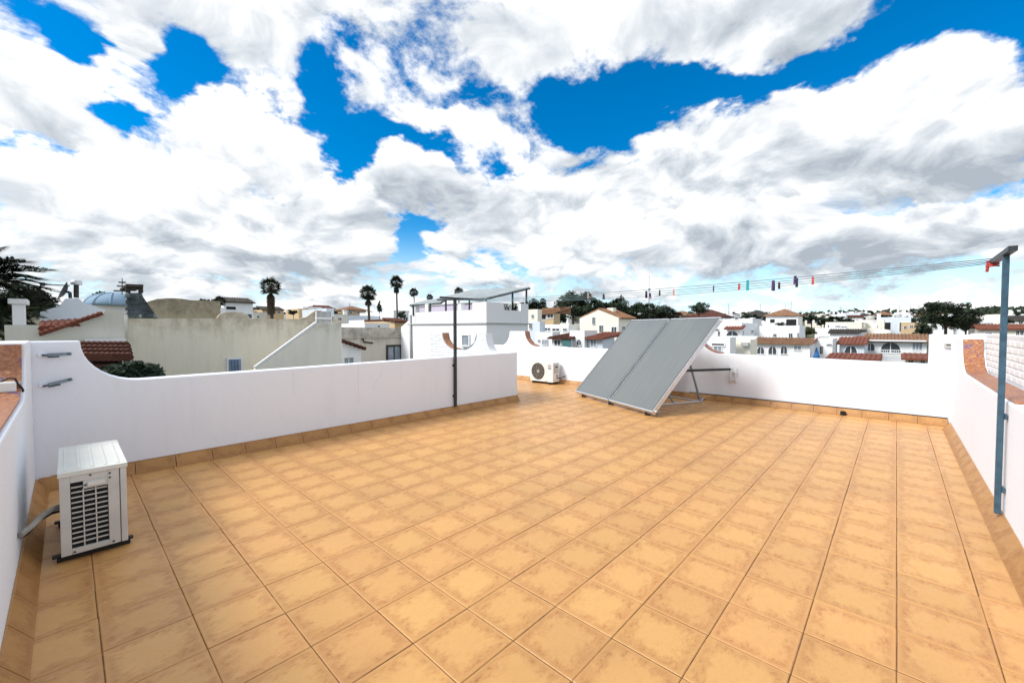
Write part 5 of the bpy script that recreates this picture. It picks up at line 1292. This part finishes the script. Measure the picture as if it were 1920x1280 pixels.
for k, (px, yt, yb_, w_) in enumerate(sk):
    where = ('left of the sheet awning' if px < 780 else 'between the white house and the collectors' if px < 1335 else 'above the villa with the dark red canopy' if px < 1425 else 'above the two-door white block' if px < 1530 else 'above the red-brown roofs' if px < 1700 else 'near the big round tree')
    tree('skyline_tree', '%s dark tree on the skyline %s' % ('broad' if w_ > 31 else 'small' if w_ < 22 else 'rounded', where), px, yb_, yt, tr.uniform(75, 125) if px > 800 else tr.uniform(60, 90), w_, kind='small', seed=k % 3, group=G2)
# wood on the far hill
b = MB(); g = random.Random(3)
for _ in range(2600):
    az = YAW+g.uniform(-R(62), R(62)); d = g.uniform(230, 380); x, y = d*math.cos(az), d*math.sin(az); z = ground_z(x, y)
    c = Vector((x, y, z+g.uniform(0.5, 3.2)))
    for _k in range(3):
        p = c+Vector((g.gauss(0, 1.4), g.gauss(0, 1.4), g.gauss(0, 0.7))); a = Vector((g.gauss(0, 1), g.gauss(0, 1), g.gauss(0, 1))).normalized()*1.7; e = a.orthogonal().normalized()*1.2
        b.poly([p-a, p+e, p+a, p-e])
b.build('woodland', 'leaf', kind='stuff')
# ---- bush over the left parapet
pb3 = on_y(250, 716, 9.2)
r = thing('bush', 'glossy dark green bush rising behind the curved end of the left parapet', 'bush', (pb3.x, 9.2, pb3.z-3.0))
t = MB()
g = random.Random(8)
cl = [(202, 704, .16), (222, 698, .16), (246, 693, .16), (268, 696, .16), (290, 700, .11), (235, 710, .2), (262, 711, .2), (206, 716, .2), (299, 706, .07), (252, 688, .10), (284, 694, .10), (220, 693, .10), (280, 712, .16)]
for px, py, s_ in cl: e = on_y(px, py, 9.2); t.tube([(pb3.x, 9.2, pb3.z-3.0), ((pb3.x+e.x)/2, 9.2, pb3.z-1.0), e], 0.05, 6, r2=0.008)
t.build('stems', 'bark', r)
lf = MB()
for _ in range(2600):
    px, py, s_ = g.choice(cl); e = on_y(px, py, 9.2)
    p = e+Vector((max(-.9, min(.9, g.gauss(0, .5))), max(-1.4, min(1.4, g.gauss(0, .9))), max(-.9, min(.75, g.gauss(0, .5)))))*s_; a = Vector((g.gauss(0, 1), g.gauss(0, 1), g.gauss(0, .8))).normalized()*g.uniform(.035, .065); w_ = a.orthogonal().normalized()*g.uniform(.014, .024)
    lf.poly([p-a, p+w_, p+a, p-w_])
lf.build('foliage', 'leafbush', r)
# ---- palms
def fan_crown(seed, n_up, skirt):
    """Fan palm head of unit radius: stalks with pleated fans; old leaves hang as a skirt."""
    g = random.Random(seed); live, dead = MB(), MB()
    def fan(b, base, d, ln, size, droop):
        d = d.normalized(); tip = base+d*ln
        b.bar(base, tip, 0.014, 0.014)
        side = d.cross(Vector((0, 0, 1))); side = side.normalized() if side.length > 0.05 else Vector((1, 0, 0))
        up = side.cross(d)
        for k in range(13):
            w_ = (k-6)/6*1.35; v = (d*math.cos(w_)+side*math.sin(w_)+Vector((0, 0, -droop*(abs(w_)*0.3+0.15)))).normalized()
            a = up.cross(v).normalized()*0.030 if up.cross(v).length > 0.01 else side*0.03
            s_ = size*g.uniform(0.85, 1.05); m_ = tip+v*s_*0.55; e = tip+v*s_+Vector((0, 0, -droop*0.12*s_))
            b.poly([tip, m_+a, e, m_-a])
    for k in range(n_up):
        az = k*2.399+g.uniform(-.2, .2); el = math.asin(max(-0.8, min(1, 1-1.75*(k+0.5)/n_up)))
        d = Vector((math.cos(az)*math.cos(el), math.sin(az)*math.cos(el), math.sin(el)))
        fan(live, Vector((0, 0, -0.05)), d, g.uniform(0.38, 0.60), g.uniform(0.36, 0.50), 0.6)
    for k in range(skirt):
        az = k*2.399; z = -0.25-0.0155*k; d = Vector((math.cos(az)*0.34, math.sin(az)*0.34, -1))
        fan(dead, Vector((0, 0, z)), d, 0.34, 0.42, 0.9)
    return live, dead
FAN = {}
def fan_palm(label, px, ytop, ycrown, d, wpx, skirt=0, group='tall fan palms behind the houses', seed=1, trunk=0.11):
    top = at(px, ytop, d); X, Y = top.x, top.y; rad = wpx/2*d/FOC; hz = rad*1.0; cz = top.z-rad*0.98; gz = ground_z(X, Y)
    r = thing('palm_tree', label, 'palm tree', (X, Y, gz), group)
    tb = MB().tube([(X, Y, gz-0.3), (X+0.12, Y, (gz+cz)/2), (X, Y, cz)], rad*trunk*1.25, 8, r2=rad*trunk*0.9); tb.build('trunk', 'bark', r)
    key = (seed, skirt)
    if key not in FAN:
        a, c = fan_crown(seed, 66, skirt); FAN[key] = (a.mesh('crown', M['palm'], Vector((0, 0, 0))), c.mesh('dead_leaf_skirt', M['deadpalm'], Vector((0, 0, 0))) if skirt else None)
    part_copy(FAN[key][0], 'crown', r, (X, Y, cz), rotz=seed*0.7, scale=(rad, rad, hz))
    if skirt: part_copy(FAN[key][1], 'dead_leaf_skirt', r, (X, Y, cz), rotz=seed*1.3, scale=(rad, rad, hz*1.05))
    return r
fan_palm('palm with a thick skirt of dead leaves behind the long weathered wall', 507, 515, 552, 60, 44, skirt=90, seed=1, trunk=0.13)
fan_palm('bushy palm left of the slender one, behind the sooty beige wall', 690, 530, 570, 48, 40, skirt=16, seed=2, trunk=0.12)
fan_palm('slender palm with the highest round head and a long thin trunk', 743, 513, 550, 55, 32, skirt=24, seed=3, trunk=0.10)
fan_palm('small palm just left of the sheet awning', 776, 537, 556, 70, 22, seed=4, trunk=0.09)
fan_palm('low palm peeping over the right part of the sheet awning', 860, 536, 548, 60, 22, seed=5)
fan_palm('tiny palm top over the left part of the sheet awning', 806, 549, 560, 70, 16, seed=4)
fan_palm('tiny palm between the white house and the highest pine', 1018, 557, 570, 80, 16, seed=3)
fan_palm('low palm left of the white house with the dark flat roof', 412, 552, 572, 40, 26, seed=2)
# feather palm close by at the left edge
def feather(b, base, az, el, ln, droop, g, leaf=0.34):
    prev = base; d = Vector((math.cos(az)*math.cos(el), math.sin(az)*math.cos(el), math.sin(el))); n = 26; pts = [base]
    for k in range(n):
        d = (d+Vector((0, 0, -droop/n))).normalized(); prev = prev+d*(ln/n); pts.append(prev)
    b.tube(pts, 0.022, 5, r2=0.004)
    for k in range(3, n+1):
        p = pts[k]; t = (pts[k]-pts[k-1]).normalized(); s_ = t.cross(Vector((0, 0, 1))).normalized(); u = s_.cross(t)
        L_ = leaf*(1.0-0.55*abs(k/n-0.45))
        for e in (-1, 1):
            for j in range(3):
                q = p-t*(ln/n)*0.34*j; v = (t*0.75+s_*e*0.75+u*g.uniform(-0.05, 0.35)).normalized(); w_ = t.cross(v).cross(v).normalized()*0.017
                m_ = q+v*L_*0.5; tip = q+v*L_+Vector((0, 0, -0.05*L_)); b.poly([q, m_+w_, tip, m_-w_])
pc2 = at(-88, 520, 9.5)
r = thing('palm_tree', 'feathery palm whose dark fronds reach in at the left edge', 'palm tree', (pc2.x, pc2.y, -5.8))
MB().tube([(pc2.x, pc2.y, -5.9), (pc2.x+.1, pc2.y, -2), pc2-Vector((0, 0, .15))], 0.24, 10, r2=0.18).build('trunk', 'bark', r)
g = random.Random(14)
for k in range(34):
    az = k*2.399+g.uniform(-.15, .15); el = R(g.uniform(-30, 24))
    fb = MB(); feather(fb, pc2, az, el, g.uniform(1.3, 1.7), g.uniform(0.7, 1.3), g); fb.build('frond', 'palmnear', r)
raz = math.atan2(RT.y, RT.x)
for k in range(13):
    fb = MB(); feather(fb, pc2+Vector((0, 0, .05)), raz+g.uniform(-.45, .45), R(-8+k*3), g.uniform(1.45, 1.75), g.uniform(0.25, 0.5), g); fb.build('frond', 'palmnear', r)
pc3 = at(-30, 612, 10.5)
r = thing('palm_tree', 'low palm with yellowish fronds below the white capped chimney at the far left', 'palm tree', (pc3.x, pc3.y, -5.8))
MB().tube([(pc3.x, pc3.y, -5.9), pc3-Vector((0, 0, .1))], 0.2, 8, r2=0.15).build('trunk', 'bark', r)
for k in range(26):
    fb = MB(); feather(fb, pc3, k*2.399, R(g.uniform(0, 60)), g.uniform(1.1, 1.5), g.uniform(0.7, 1.2), g, 0.28); fb.build('frond', 'leafolive', r)
# potted plants on the white house roof
for k, (px, w_, lab) in enumerate(((940, 36, 'dark trough of plants on the right roof edge of the white house'), (968, 14, 'dark clump of plants beside the pier on the white house roof'))):
    p = at(px, 576, 16.4+0.2*k)
    r = thing('planter', lab, 'plants', p-Vector((0, 0, 0.35))); hw = w_/2*15.3/FOC
    MB().bar(p-Vector((RT.x, RT.y, 0))*hw+Vector((0, 0, -.2)), p+Vector((RT.x, RT.y, 0))*hw+Vector((0, 0, -.2)), 0.25, 0.2).build('trough', 'darksteel', r)
    lf = MB()
    for _ in range(500):
        q = p+Vector((RT.x, RT.y, 0))*g.uniform(-hw, hw)+Vector((g.gauss(0, .06), g.gauss(0, .06), g.uniform(-.12, .14))); a = Vector((g.gauss(0, .6), g.gauss(0, .6), 1)).normalized()*g.uniform(.05, .12); e = a.orthogonal().normalized()*.02
        lf.poly([q-a, q+e, q+a, q-e])
    lf.build('foliage', 'leaf', r)
